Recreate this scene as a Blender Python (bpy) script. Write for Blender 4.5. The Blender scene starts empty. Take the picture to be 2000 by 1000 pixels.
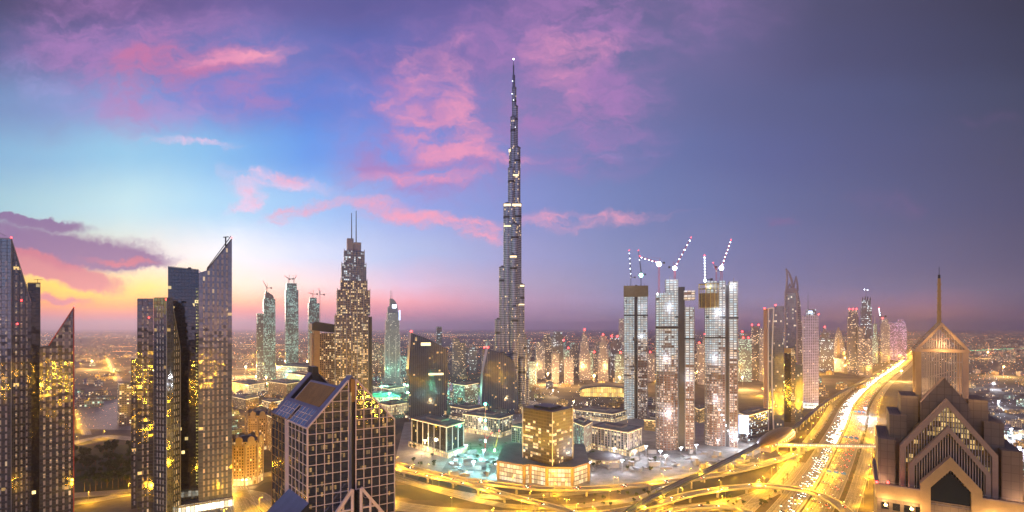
import bpy, math, random
from mathutils import Vector
R = math.radians
S = bpy.context.scene
COL = S.collection
HZ = 4.5e-5                      # haze density
H = 200.0                       # camera height in metres

# ------------------------------------------------------------------ camera
cd = bpy.data.cameras.new("camera"); cam = bpy.data.objects.new("camera", cd); COL.objects.link(cam)
cam.location = (0, 0, H); cam.rotation_euler = (R(90), 0, 0)
cd.sensor_width = 36; cd.lens = 18; cd.shift_y = 0.07; cd.clip_start = 1; cd.clip_end = 120000
S.camera = cam
S.view_settings.view_transform = 'Standard'; S.view_settings.look = 'None'
S.view_settings.exposure = 0; S.view_settings.gamma = 1
S.render.engine = 'CYCLES'
S.cycles.use_denoising = True
S.cycles.max_bounces = 6; S.cycles.diffuse_bounces = 2; S.cycles.glossy_bounces = 3; S.cycles.volume_bounces = 1
S.cycles.sample_clamp_indirect = 4; S.cycles.sample_clamp_direct = 0
S.cycles.caustics_reflective = False; S.cycles.caustics_refractive = False

def lin(c):
    return tuple(((x/255)/12.92 if x/255 <= .04045 else ((x/255+.055)/1.055)**2.4) for x in c)

# ------------------------------------------------------------------ node helper
class N:
    def __init__(s, tree): s.t = tree; s.n = tree.nodes; s.l = tree.links
    def put(s, sock, v):
        if v is None: return
        if isinstance(v, bpy.types.NodeSocket): s.l.new(v, sock)
        else:
            try: sock.default_value = v
            except Exception: sock.default_value = tuple(v)+(1,)
    def m(s, op, a, b=None, c=None, clamp=False):
        n = s.n.new('ShaderNodeMath'); n.operation = op; n.use_clamp = clamp
        for i, v in enumerate((a, b, c)): s.put(n.inputs[i], v)
        return n.outputs[0]
    def v(s, op, a, b=None, sc=None):
        n = s.n.new('ShaderNodeVectorMath'); n.operation = op
        s.put(n.inputs[0], a)
        if b is not None: s.put(n.inputs[1], b)
        if sc is not None: s.put(n.inputs['Scale'], sc)
        return n.outputs['Value'] if op in ('LENGTH', 'DOT_PRODUCT') else n.outputs['Vector']
    def sep(s, a):
        n = s.n.new('ShaderNodeSeparateXYZ'); s.put(n.inputs[0], a); return n.outputs
    def comb(s, x=0, y=0, z=0):
        n = s.n.new('ShaderNodeCombineXYZ')
        for i, v in enumerate((x, y, z)): s.put(n.inputs[i], v)
        return n.outputs[0]
    def mix(s, f, a, b, mode='MIX'):
        n = s.n.new('ShaderNodeMix'); n.data_type = 'RGBA'; n.blend_type = mode
        s.put(n.inputs[0], f)
        s.put(n.inputs[6], a if isinstance(a, bpy.types.NodeSocket) else tuple(a)[:3]+(1,))
        s.put(n.inputs[7], b if isinstance(b, bpy.types.NodeSocket) else tuple(b)[:3]+(1,))
        return n.outputs[2]
    def fmix(s, f, a, b):
        n = s.n.new('ShaderNodeMix'); n.data_type = 'FLOAT'
        s.put(n.inputs[0], f); s.put(n.inputs[2], a); s.put(n.inputs[3], b); return n.outputs[0]
    def mr(s, v, a, b, c=0., d=1., t='LINEAR'):
        n = s.n.new('ShaderNodeMapRange'); n.interpolation_type = t
        s.put(n.inputs[0], v)
        for i, q in enumerate((a, b, c, d)): s.put(n.inputs[i+1], q)
        return n.outputs[0]
    def noise(s, vec, scale, det=4, rough=.55, dist=0., color=False):
        n = s.n.new('ShaderNodeTexNoise'); s.put(n.inputs['Vector'], vec)
        n.inputs['Scale'].default_value = scale; n.inputs['Detail'].default_value = det
        n.inputs['Roughness'].default_value = rough; n.inputs['Distortion'].default_value = dist
        return n.outputs['Color' if color else 'Fac']
    def wn(s, vec):
        n = s.n.new('ShaderNodeTexWhiteNoise'); n.noise_dimensions = '3D'; s.put(n.inputs['Vector'], vec)
        return n.outputs
    def ramp(s, f, stops):
        n = s.n.new('ShaderNodeValToRGB'); cr = n.color_ramp
        while len(cr.elements) > 1: cr.elements.remove(cr.elements[-1])
        cr.elements[0].position = stops[0][0]; cr.elements[0].color = tuple(stops[0][1])+(1,)
        for p, c in stops[1:]:
            e = cr.elements.new(p); e.color = tuple(c)+(1,)
        s.put(n.inputs[0], f); return n.outputs[0]

# ------------------------------------------------------------------ dusk sky (world)
W = bpy.data.worlds.new("World"); S.world = W; W.use_nodes = True
W.node_tree.nodes.clear(); k = N(W.node_tree)
tc = k.n.new('ShaderNodeTexCoord').outputs['Generated']
x, y, z = k.sep(tc)[:3]
ay = k.m('MAXIMUM', k.m('ABSOLUTE', y), .0001)                   # behind the viewer the sky is mirrored
az = k.m('ARCTAN2', x, ay)
azc = k.m('MINIMUM', k.m('MAXIMUM', az, R(-60)), R(60))
e = k.m('DIVIDE', z, k.m('MAXIMUM', k.m('SQRT', k.m('ADD', k.m('MULTIPLY', x, x), k.m('MULTIPLY', y, y))), .001))
Vv = k.m('DIVIDE', e, k.m('COSINE', azc))
Uu = k.m('TANGENT', azc)
P0 = k.comb(Uu, Vv, 0)
warp = k.v('SCALE', k.v('SUBTRACT', k.noise(P0, 3.6, 7, .66, color=True), (.5, .5, .5)), sc=.19)
Pb = k.v('ADD', P0, k.v('MULTIPLY', warp, (.35, .35, 0)))
Pw = k.v('ADD', P0, k.v('MULTIPLY', warp, (1.1, .75, 0)))
ub, vb, _ = k.sep(Pb)[:3]
tt = k.m('DIVIDE', k.m('ADD', k.m('ARCTANGENT', ub), R(60)), R(120))
def tpos(px): return (math.atan((px-1000)/1000)+R(60))/R(120)
ROWS = [
 (0,   [(0,(73,73,113)),(250,(101,85,139)),(500,(103,95,157)),(700,(90,90,152)),(900,(102,94,157)),(1150,(103,100,148)),(1400,(109,101,147)),(1600,(80,80,114)),(2000,(57,58,81))]),
 (100, [(0,(88,98,149)),(250,(111,111,173)),(500,(101,120,189)),(700,(92,106,180)),(900,(116,107,171)),(1150,(108,111,161)),(1400,(103,101,147)),(1600,(80,82,120)),(2000,(59,63,89))]),
 (200, [(0,(111,144,192)),(250,(130,149,207)),(400,(96,130,207)),(600,(84,127,211)),(800,(120,127,203)),(1000,(128,122,179)),(1200,(109,114,165)),(1400,(94,100,147)),(1700,(78,85,125)),(2000,(65,71,99))]),
 (300, [(0,(123,175,211)),(250,(139,197,229)),(400,(125,187,232)),(600,(94,152,231)),(800,(120,143,220)),(1000,(125,132,194)),(1200,(103,119,173)),(1500,(89,98,148)),(2000,(70,74,104))]),
 (400, [(0,(146,194,209)),(250,(183,223,232)),(400,(163,213,240)),(600,(148,194,241)),(800,(138,162,227)),(1000,(129,143,204)),(1200,(111,128,181)),(1500,(94,105,152)),(2000,(71,75,108))]),
 (500, [(0,(190,195,165)),(150,(218,215,180)),(300,(228,226,218)),(450,(235,240,248)),(600,(208,220,245)),(800,(171,187,227)),(1000,(152,154,201)),(1200,(125,135,179)),(1500,(103,109,154)),(2000,(76,78,108))]),
 (555, [(0,(235,185,40)),(150,(248,208,50)),(300,(246,216,105)),(450,(250,229,202)),(600,(241,215,211)),(800,(215,183,208)),(1000,(165,151,181)),(1200,(130,132,169)),(1500,(110,111,150)),(2000,(83,80,106))]),
 (590, [(0,(244,150,10)),(150,(250,160,12)),(300,(248,168,40)),(450,(248,187,135)),(600,(241,166,148)),(800,(227,148,157)),(1000,(165,134,159)),(1200,(133,126,159)),(1500,(117,112,144)),(1800,(133,101,123)),(2000,(91,82,104))]),
 (615, [(0,(216,106,87)),(150,(232,111,77)),(300,(235,120,87)),(450,(231,135,115)),(600,(217,129,134)),(800,(194,122,143)),(1000,(159,124,150)),(1200,(130,121,150)),(1500,(127,112,138)),(1800,(167,112,110)),(2000,(110,85,99))]),
 (640, [(0,(166,104,133)),(300,(190,114,139)),(600,(188,124,153)),(800,(174,126,162)),(1000,(172,139,162)),(1200,(170,139,160)),(1500,(172,133,153)),(1800,(220,149,128)),(2000,(148,112,117))]),
]
col = None; prev = None
for yp, st in ROWS:
    c = k.ramp(tt, [(tpos(p), lin(q)) for p, q in st])
    v = (640-yp)/1000
    col = c if col is None else k.mix(k.mr(vb, prev, v, 0, 1, 'SMOOTHSTEP' if prev-v > .06 else 'LINEAR'), col, c)
    prev = v
fb = k.noise(k.v('MULTIPLY', Pw, (1, 2.2, 1)), 5.5, 8, .62, .35)
fb2 = k.noise(k.v('MULTIPLY', Pw, (1, 1.9, 1)), 15, 8, .68, .5)
def clouds(col, blobs, color, lo=.28, hi=.95, amp=1.0, op=.9, fine=.95):
    tot = None
    for cx, cy, rx, ry, rot, st in blobs:
        mp = k.n.new('ShaderNodeMapping'); mp.vector_type = 'TEXTURE'
        k.put(mp.inputs['Vector'], Pw)
        mp.inputs['Location'].default_value = (cx/1000-1, (640-cy)/1000, 0)
        mp.inputs['Rotation'].default_value = (0, 0, R(rot)); mp.inputs['Scale'].default_value = (rx*1.75/1000, ry*1.8/1000, 1)
        g = k.mr(k.v('LENGTH', mp.outputs[0]), 1, 0, 0, st, 'SMOOTHSTEP')
        tot = g if tot is None else k.m('ADD', tot, g)
    tx = k.m('ADD', k.m('MULTIPLY', k.m('SUBTRACT', fb, .5), amp*2.2), k.m('MULTIPLY', k.m('SUBTRACT', fb2, .5), fine*2))
    base = k.m('MINIMUM', tot, 1.15)
    mk = k.mr(k.m('MULTIPLY', base, k.m('ADD', tx, .85)), lo-.12, hi+(.5 if amp > .5 else .1), 0, op, 'SMOOTHSTEP')
    return k.mix(mk, col, lin(color))
col = clouds(col, [(300,90,280,120,-20,1.1),(270,200,120,90,-30,.8),(480,190,110,60,-10,.5),(120,90,120,60,0,.5),(1260,30,260,90,5,.8),(1100,130,150,150,0,.95),(1180,230,150,100,-30,.7),(830,200,170,170,30,1.0),(820,330,170,70,0,.9),(1120,330,110,30,0,.6),(560,60,200,60,0,.3)], (170,122,184), .25, 1.1, 1.3, .85)
col = clouds(col, [(30,130,120,50,-10,.6),(130,195,90,35,-15,.7),(330,245,130,50,-10,.7),(420,215,150,40,0,.5),(680,180,50,40,-30,.5),(1200,310,90,12,0,.6),(670,250,40,50,0,.5)], (165,160,220), .3, 1.0, .9, .6)
col = clouds(col, [(290,150,70,120,-20,1.0),(360,110,150,40,10,.8),(430,130,90,30,20,.8)], (198,112,156), .3, 1.2, 1.3, .75)
col = clouds(col, [(470,108,120,22,6,1.2),(770,235,110,32,-38,1.0),(810,150,50,80,10,.9),(900,165,45,95,8,.85),(900,260,80,55,-20,.8),(860,300,150,35,0,.8),(830,358,140,16,0,1.2),(1070,90,70,60,0,.75),(1190,90,90,40,10,.7),(1110,190,80,50,-25,.6),(1020,320,70,16,0,.6)], (234,152,186), .36, 1.15, 1.5, .9)
col = clouds(col, [(370,286,105,10,-5,1.3),(480,370,55,24,-35,1.2),(520,345,60,16,-15,1.1),(600,360,70,16,-12,.9),(470,400,50,14,15,1.0)], (236,196,226), .34, 1., 1.1, .9)
col = clouds(col, [(590,412,90,17,14,1.3),(565,348,55,16,-8,1.0),(490,385,45,14,-35,.8),(740,402,65,12,-4,1.1),(830,436,110,15,-6,1.2),(945,447,65,24,-8,1.25),(1100,434,100,19,-3,1.15),(1250,425,130,13,0,.8),(505,104,60,10,6,.9)], (238,158,184), .42, 1.05, 1.5, .95)
col = clouds(col, [(1740,398,100,24,-6,.75),(1520,430,58,9,-2,.95),(1920,242,110,20,-8,.7),(120,250,60,30,10,.6)], (140,98,148), .3, 1.1, .7, .55)
col = clouds(col, [(60,424,95,10,-2,1.3),(100,472,210,34,-5,1.7),(230,488,110,12,-5,1.0)], (112,88,142), .35, .8, .4, .95, .15)
col = clouds(col, [(130,524,130,24,-8,1.5),(30,515,90,22,0,1.2),(110,580,70,11,0,1.2),(240,492,90,8,-3,1.0)], (190,104,122), .35, .8, .4, .9, .15)
lpy = k.mr(y, .1, -.6, 1., 1.9, 'SMOOTHSTEP')   # unseen sky behind the viewer brightened as added fill on the facades
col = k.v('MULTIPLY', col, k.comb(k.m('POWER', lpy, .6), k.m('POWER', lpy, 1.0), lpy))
clr = k.m('EXPONENT', k.m('DIVIDE', HZ*650, k.m('MAXIMUM', z, .03)))   # what the air in front takes away
col = k.v('SCALE', col, sc=k.m('MINIMUM', clr, 1.7))
nis = k.n.new('ShaderNodeTexSky'); nis.sky_type = 'NISHITA'; nis.sun_disc = False
nis.sun_elevation = R(1); nis.sun_rotation = R(-35); nis.air_density = 1; nis.dust_density = 2
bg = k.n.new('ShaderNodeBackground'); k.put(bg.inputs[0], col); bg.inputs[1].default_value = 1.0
bg2 = k.n.new('ShaderNodeBackground'); k.put(bg2.inputs[0], nis.outputs[0]); bg2.inputs[1].default_value = 0.004
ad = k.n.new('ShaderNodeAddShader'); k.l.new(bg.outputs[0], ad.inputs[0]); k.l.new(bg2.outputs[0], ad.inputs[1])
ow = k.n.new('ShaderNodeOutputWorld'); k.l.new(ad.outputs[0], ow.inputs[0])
W.cycles.sampling_method = 'MANUAL'; W.cycles.sample_map_resolution = 512

# last glow of the sun, low on the left
sl = bpy.data.lights.new("sun", 'SUN'); sl.energy = .5; sl.angle = R(10); sl.color = (1, .62, .5)
so = bpy.data.objects.new("sun", sl); COL.objects.link(so)
d = Vector((-math.sin(R(35))*math.cos(R(4)), math.cos(R(35))*math.cos(R(4)), math.sin(R(4))))
so.rotation_euler = d.to_track_quat('Z', 'Y').to_euler(); so.location = (0, 0, 900)

# ------------------------------------------------------------------ objects, meshes
def tagset(o, label=None, cat=None, group=None, kind=None):
    if label: o['label'] = label
    if cat: o['category'] = cat
    if group: o['group'] = group
    if kind: o['kind'] = kind
    return o
def thing(name, label, cat, loc, group=None, kind=None):
    o = bpy.data.objects.new(name, None); COL.objects.link(o); o.location = loc
    o.empty_display_size = 1
    return tagset(o, label, cat, group, kind)

class Fr:
    """vertical plane frame: x along the front edge, y into the building, z up"""
    def __init__(s, O, ex, ey=None, W=0):
        s.O = Vector(O[:2]); s.ex = Vector(ex).normalized()
        s.ey = Vector(ey).normalized() if ey else Vector((-s.ex.y, s.ex.x)); s.W = W
    def p(s, x, y, z):
        q = s.O+s.ex*x+s.ey*y; return (q.x, q.y, z)
    def lx(s, px, b=0):
        u = (px-1000)/1000; o = s.O+s.ey*b
        return (u*o.y-o.x)/(s.ex.x-u*s.ex.y)
    def zz(s, yp, x, b=0):
        return H+(640-yp)/1000*(s.O+s.ex*x+s.ey*b).y
    def P(s, px, yp, b=0):
        x = s.lx(px, b); return (x, s.zz(yp, x, b))
    def loc(s): return (s.O.x, s.O.y, 0)
def edge(pl, dl, pr, dr):
    a = Vector(((pl-1000)/1000*dl, dl)); b = Vector(((pr-1000)/1000*dr, dr))
    return Fr(a, b-a, W=(b-a).length)
def face(pl, pr, D, turn=0):
    az = math.atan(((pl+pr)/2-1000)/1000)
    r = Vector((math.cos(az), -math.sin(az))); t = R(turn)
    ex = Vector((r.x*math.cos(t)-r.y*math.sin(t), r.x*math.sin(t)+r.y*math.cos(t)))
    c = Vector((math.tan(az)*D, D)); f = Fr(c, ex)
    a = f.lx(pl); b = f.lx(pr)
    return Fr(c+f.ex*a, f.ex, W=b-a)
def G(px, yp, z=0.):
    D = (H-z)*1000/(yp-640); return ((px-1000)/1000*D, D, z)

class MB:
    def __init__(s): s.v = []; s.f = []; s.uv = []; s.mi = []
    def poly(s, pts, uv=None, m=0):
        b = len(s.v); s.v += [tuple(p) for p in pts]; s.f.append(tuple(range(b, b+len(pts))))
        s.uv += list(uv) if uv else [(p[0]+p[1], p[2]) for p in pts]; s.mi.append(m)
    def box(s, F, x0, x1, y0, y1, z0, z1, m=0, mt=None):
        p = F.p; mt = m if mt is None else mt
        for (a, b, u0, u1) in (((x0,y0),(x1,y0),x0,x1), ((x1,y0),(x1,y1),y0,y1), ((x1,y1),(x0,y1),x0,x1), ((x0,y1),(x0,y0),y0,y1)):
            s.poly([p(*a,z0), p(*b,z0), p(*b,z1), p(*a,z1)], [(u0,z0),(u1,z0),(u1,z1),(u0,z1)], m)
        s.poly([p(x0,y0,z1), p(x1,y0,z1), p(x1,y1,z1), p(x0,y1,z1)], [(x0,y0),(x1,y0),(x1,y1),(x0,y1)], mt)
        s.poly([p(x0,y1,z0), p(x1,y1,z0), p(x1,y0,z0), p(x0,y0,z0)], [(x0,y1),(x1,y1),(x1,y0),(x0,y0)], mt)
        return s
    def profile(s, F, pts, y0, y1, m=0, mt=None):
        """pts (x,z) counter-clockwise seen from the front; extruded from y0 to y1"""
        mt = m if mt is None else mt
        s.poly([F.p(x,y0,z) for x, z in pts], pts, m)
        s.poly([F.p(x,y1,z) for x, z in reversed(pts)], list(reversed(pts)), m)
        n = len(pts)
        for i in range(n):
            a, b = pts[i], pts[(i+1) % n]
            vert = abs(a[0]-b[0]) < .02*abs(a[1]-b[1])+.001
            L = math.hypot(a[0]-b[0], a[1]-b[1])
            if vert: s.poly([F.p(a[0],y0,a[1]), F.p(a[0],y1,a[1]), F.p(b[0],y1,b[1]), F.p(b[0],y0,b[1])], [(y0,a[1]),(y1,a[1]),(y1,b[1]),(y0,b[1])], m)
            else: s.poly([F.p(a[0],y0,a[1]), F.p(a[0],y1,a[1]), F.p(b[0],y1,b[1]), F.p(b[0],y0,b[1])], [(y0,0),(y1,0),(y1,L),(y0,L)], mt)
        return s
    def prism(s, pl, z0, z1, m=0, mt=None, u0=0.):
        n = len(pl); zt = z1 if isinstance(z1, (list, tuple)) else [z1]*n; zb = z0 if isinstance(z0, (list, tuple)) else [z0]*n
        mt = m if mt is None else mt; u = u0
        for i in range(n):
            a, b = pl[i], pl[(i+1) % n]; j = (i+1) % n; L = math.hypot(a[0]-b[0], a[1]-b[1])
            s.poly([(a[0],a[1],zb[i]), (b[0],b[1],zb[j]), (b[0],b[1],zt[j]), (a[0],a[1],zt[i])], [(u,zb[i]),(u+L,zb[j]),(u+L,zt[j]),(u,zt[i])], m)
            u += L
        c = [sum(p[0] for p in pl)/n, sum(p[1] for p in pl)/n, sum(zt)/n]
        if max(zt)-min(zt) < .01: s.poly([(p[0],p[1],zt[0]) for p in pl], [(p[0],p[1]) for p in pl], mt)
        else:
            for i in range(n):
                j = (i+1) % n
                s.poly([(*pl[i],zt[i]), (*pl[j],zt[j]), tuple(c)], [(*pl[i],), (*pl[j],), (c[0],c[1])], mt)
        s.poly([(p[0],p[1],zb[i]) for i, p in reversed(list(enumerate(pl)))], None, mt)
        return s
    def cyl(s, cx, cy, r, z0, z1, n=16, m=0, mt=None, r1=None, ph=0.):
        r1 = r if r1 is None else r1; mt = m if mt is None else mt
        A = [(cx+r*math.cos(ph+2*math.pi*i/n), cy+r*math.sin(ph+2*math.pi*i/n)) for i in range(n)]
        B = [(cx+r1*math.cos(ph+2*math.pi*i/n), cy+r1*math.sin(ph+2*math.pi*i/n)) for i in range(n)]
        L = 2*math.pi*r/n
        for i in range(n):
            j = (i+1) % n
            s.poly([(*A[i],z0), (*A[j],z0), (*B[j],z1), (*B[i],z1)], [(i*L,z0),((i+1)*L,z0),((i+1)*L,z1),(i*L,z1)], m)
        if r1 > .001: s.poly([(*b,z1) for b in B], [b for b in B], mt)
        s.poly([(*a,z0) for a in reversed(A)], None, mt)
        return s
    def bar(s, a, b, w, m=0, w2=None):
        a = Vector(a); b = Vector(b); d = b-a
        if d.length < 1e-4: return s
        d.normalize(); up = Vector((0,0,1)) if abs(d.z) < .95 else Vector((1,0,0))
        q = d.cross(up).normalized(); r = q.cross(d); w2 = w if w2 is None else w2
        A = [a+(q*i+r*j)*w/2 for i, j in ((-1,-1),(1,-1),(1,1),(-1,1))]
        B = [b+(q*i+r*j)*w2/2 for i, j in ((-1,-1),(1,-1),(1,1),(-1,1))]
        L = (b-a).length
        for i in range(4):
            j = (i+1) % 4; s.poly([A[i],A[j],B[j],B[i]], [(0,0),(w,0),(w,L),(0,L)], m)
        s.poly(B, None, m); s.poly(A[::-1], None, m)
        return s
    def ball(s, c, r, m=0, n=6, sz=1.):
        c = Vector(c); rings = 4
        P = [[c+Vector((r*math.sin(math.pi*i/rings)*math.cos(2*math.pi*j/n), r*math.sin(math.pi*i/rings)*math.sin(2*math.pi*j/n), sz*r*math.cos(math.pi*i/rings))) for j in range(n)] for i in range(rings+1)]
        for i in range(rings):
            for j in range(n):
                q = [P[i][j], P[i+1][j], P[i+1][(j+1)%n], P[i][(j+1)%n]]
                if i == 0: q = q[:3]
                if i == rings-1: q = [q[0], q[1], q[3]]
                s.poly(q, None, m)
        return s
    def sweep(s, path, sec, m=0, closed=True):
        """sec: list of (offset across, dz); uv = (across, along)"""
        rows = []; L = 0; n = len(path)
        for i, p in enumerate(path):
            a = Vector(path[max(i-1,0)][:2]); b = Vector(path[min(i+1,n-1)][:2]); t = (b-a).normalized(); nn = Vector((t.y,-t.x))
            if i: L += (Vector(p)-Vector(path[i-1])).length
            rows.append(([(p[0]+nn.x*o, p[1]+nn.y*o, p[2]+dz) for o, dz in sec], L))
        k_ = len(sec)
        for i in range(n-1):
            for j in range(k_ if closed else k_-1):
                q = (j+1) % k_
                s.poly([rows[i][0][j], rows[i][0][q], rows[i+1][0][q], rows[i+1][0][j]],
                       [(sec[j][0],rows[i][1]),(sec[q][0],rows[i][1]),(sec[q][0],rows[i+1][1]),(sec[j][0],rows[i+1][1])], m if isinstance(m, int) else m[j])
        if closed: s.poly(rows[0][0], None, 0); s.poly(rows[-1][0][::-1], None, 0)
        return s
    def build(s, name, mats, parent=None, loc=(0,0,0)):
        if parent is not None: loc = parent.location if parent.parent is None else parent.location+parent.parent.location
        me = bpy.data.meshes.new(name)
        L = Vector(loc)
        me.from_pydata([(a-L.x, b-L.y, c-L.z) for a, b, c in s.v], [], s.f)
        ul = me.uv_layers.new(name="UVMap")
        ul.data.foreach_set('uv', [q for t in s.uv for q in t[:2]])
        if not isinstance(mats, (list, tuple)): mats = [mats]
        for m_ in mats: me.materials.append(m_)
        me.polygons.foreach_set('material_index', s.mi)
        me.update()
        o = bpy.data.objects.new(name, me); COL.objects.link(o)
        if parent is not None:
            o.parent = parent
        else: o.location = loc
        return o

def smooth(pts, step=25.):
    out = []; P = [Vector(p) for p in pts]; P = [P[0]*2-P[1]]+P+[P[-1]*2-P[-2]]
    for i in range(1, len(P)-2):
        n = max(2, int((P[i+1]-P[i]).length/step))
        for j in range(n):
            t = j/n; a, b, c, d = P[i-1], P[i], P[i+1], P[i+2]
            out.append(tuple(.5*((2*b)+(c-a)*t+(2*a-5*b+4*c-d)*t*t+(3*b-a-3*c+d)*t**3)))
    out.append(tuple(P[-2])); return out
def clone(o, loc=None, parent=None, kids=True):
    c = o.copy(); COL.objects.link(c)
    if parent is not None: c.parent = parent
    if loc is not None: c.location = loc
    if kids:
        for ch in list(o.children): clone(ch, None, c)
    return c

# ------------------------------------------------------------------ materials
def pmat(name, c, rough=.7, metal=0., var=.25, scale=.15, emit=None, es=0., ior=None, grime=0., bump=0.):
    m = bpy.data.materials.new(name); m.use_nodes = True; q = N(m.node_tree)
    b = q.n['Principled BSDF']; tcn = q.n.new('ShaderNodeTexCoord')
    f = q.noise(tcn.outputs['Object'], scale, 6, .65)
    f2 = q.noise(tcn.outputs['Object'], scale*9, 3, .6)
    ff = q.mr(q.m('ADD', q.m('MULTIPLY', f, .7), q.m('MULTIPLY', f2, .3)), .3, .7, 0, 1)
    dk = tuple(v*(1-var) for v in c); lt = tuple(min(1, v*(1+var)) for v in c)
    q.put(b.inputs['Base Color'], q.mix(ff, dk, lt))
    b.inputs['Roughness'].default_value = rough; b.inputs['Metallic'].default_value = metal
    if ior: b.inputs['IOR'].default_value = ior
    if bump:
        bp = q.n.new('ShaderNodeBump'); bp.inputs['Strength'].default_value = bump; bp.inputs['Distance'].default_value = .3
        q.put(bp.inputs['Height'], f2); q.l.new(bp.outputs[0], b.inputs['Normal'])
    if emit:
        b.inputs['Emission Color'].default_value = (*emit, 1); b.inputs['Emission Strength'].default_value = es
        m.cycles.emission_sampling = 'NONE'
    return m

def facade(name, wall, glass, bay=3., floor=3.8, fx=.12, fy=(.15, .85), p=.2, c1=(1,.72,.35), c2=(1,.9,.7), es=1.5,
           gr=.12, ior=1.9, jit=.03, wrough=.6, band=1., wmetal=0., rv=1.2, vg=None, gv=1.):
    m = bpy.data.materials.new(name); m.use_nodes = True; q = N(m.node_tree)
    b = q.n['Principled BSDF']; tcn = q.n.new('ShaderNodeTexCoord'); oi = q.n.new('ShaderNodeObjectInfo')
    s_ = q.v('MULTIPLY', tcn.outputs['UV'], (1/bay, 1/floor, 0))
    cell = q.v('FLOOR', s_); fr = q.sep(q.v('FRACTION', s_)); cs = q.sep(cell)
    rnd = q.m('MULTIPLY', oi.outputs['Random'], 97.)
    w1 = q.wn(q.comb(cs[0], cs[1], rnd)); wf = q.wn(q.comb(q.m('FLOOR', q.m('MULTIPLY', cs[0], .07)), cs[1], q.m('ADD', rnd, 7.7)))
    r1 = w1['Value']; rc = q.sep(w1['Color'])
    mask = q.m('MULTIPLY', q.m('MULTIPLY', q.m('GREATER_THAN', fr[0], fx), q.m('LESS_THAN', fr[0], 1-fx)),
               q.m('MULTIPLY', q.m('GREATER_THAN', fr[1], fy[0]), q.m('LESS_THAN', fr[1], fy[1])))
    patch = q.mr(q.noise(q.v('MULTIPLY', tcn.outputs['UV'], (.03,.02,0)), 1., 3, .6), .35, .65, .25, 1.6)
    pr = q.m('MULTIPLY', q.m('MULTIPLY', q.fmix(band, 1., q.m('MULTIPLY', q.m('POWER', wf['Value'], 2.), 3.)), p), patch)
    if vg: pr = q.m('MULTIPLY', pr, q.mr(cs[1], vg[0]/floor, vg[1]/floor, 0, 1))
    lit = q.m('LESS_THAN', r1, pr)
    lm = q.m('MULTIPLY', lit, mask)
    g = q.mix(rc[1], tuple(v*(1-.25*gv) for v in glass), tuple(min(1, v*(1+.3*gv)) for v in glass))
    wn_ = q.noise(tcn.outputs['Object'], .12, 5, .65)
    wl = q.mix(q.mr(wn_, .3, .7), tuple(v*.75 for v in wall), tuple(min(1, v*1.2) for v in wall))
    q.put(b.inputs['Base Color'], q.mix(mask, wl, g))
    q.put(b.inputs['Roughness'], q.fmix(mask, wrough, q.m('ADD', q.m('MULTIPLY', rc[2], .06), gr)))
    b.inputs['Metallic'].default_value = wmetal
    q.put(b.inputs['IOR'], q.fmix(mask, 1.4, ior))
    ge = q.n.new('ShaderNodeNewGeometry')
    jn = q.v('NORMALIZE', q.v('ADD', ge.outputs['Normal'], q.v('SCALE', q.v('SUBTRACT', w1['Color'], (.5,.5,.5)), sc=q.m('MULTIPLY', mask, jit))))
    q.put(b.inputs['Normal'], jn)
    det = q.mr(q.noise(q.v('MULTIPLY', tcn.outputs['UV'], (1.3,1.9,0)), 1., 2, .7), .35, .65, .45, 1.3)
    q.put(b.inputs['Emission Color'], q.mix(rc[0], c1, c2))
    q.put(b.inputs['Emission Strength'], q.m('MULTIPLY', q.m('MULTIPLY', lm, q.m('ADD', q.m('MULTIPLY', rc[2], rv), .9-rv*.5)), q.m('MULTIPLY', det, es)))
    m.cycles.emission_sampling = 'NONE'
    return m
def emat(name, c, s, nee=False):
    m = pmat(name, (.3,.3,.3), .5, 0, .1, emit=c, es=s)
    if nee: m.cycles.emission_sampling = 'AUTO'
    return m
M = {}
M['concrete'] = pmat('concrete', (.34,.31,.28), .85, 0, .3, .08)
M['concrete_pale'] = pmat('concrete_pale', (.5,.46,.44), .8, 0, .2, .1)
M['roof'] = pmat('roof_gravel', (.16,.14,.14), .9, 0, .35, .1)
M['roof_green'] = pmat('roof_sheet', (.2,.22,.18), .6, 0, .35, .06)
M['dark'] = pmat('dark_cladding', (.03,.03,.035), .45, 0, .3)
M['steel'] = pmat('steel', (.3,.3,.32), .4, .6, .2)
M['white'] = pmat('white_paint', (.72,.7,.7), .5, 0, .08)
M['tan'] = pmat('tan_stone', (.42,.31,.19), .8, 0, .2, .1)
M['red'] = emat('red_beacon', (1,.03,.03), 14)
M['redpaint'] = pmat('red_paint', (.45,.05,.04), .5)
M['yellowpaint'] = pmat('yellow_paint', (.6,.42,.05), .5)
M['lampw'] = emat('lamp_white', (.75,.85,1), 16)
M['lampg'] = emat('lamp_green_white', (.35,1,.6), 22)
M['lampy'] = emat('lamp_sodium', (1,.6,.16), 20)
M['glow_w'] = emat('strip_warm', (1,.75,.38), 2.2)
M['glow_c'] = emat('strip_cool', (.75,.95,1), 2.2)
M['screen'] = emat('screen_blue_white', (.5,.65,1), 3)
def beacon(root, pts, r=.8, mat='red', name='beacon'):
    for p in pts: MB().ball(p, r).build(name, M[mat], root)
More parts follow.
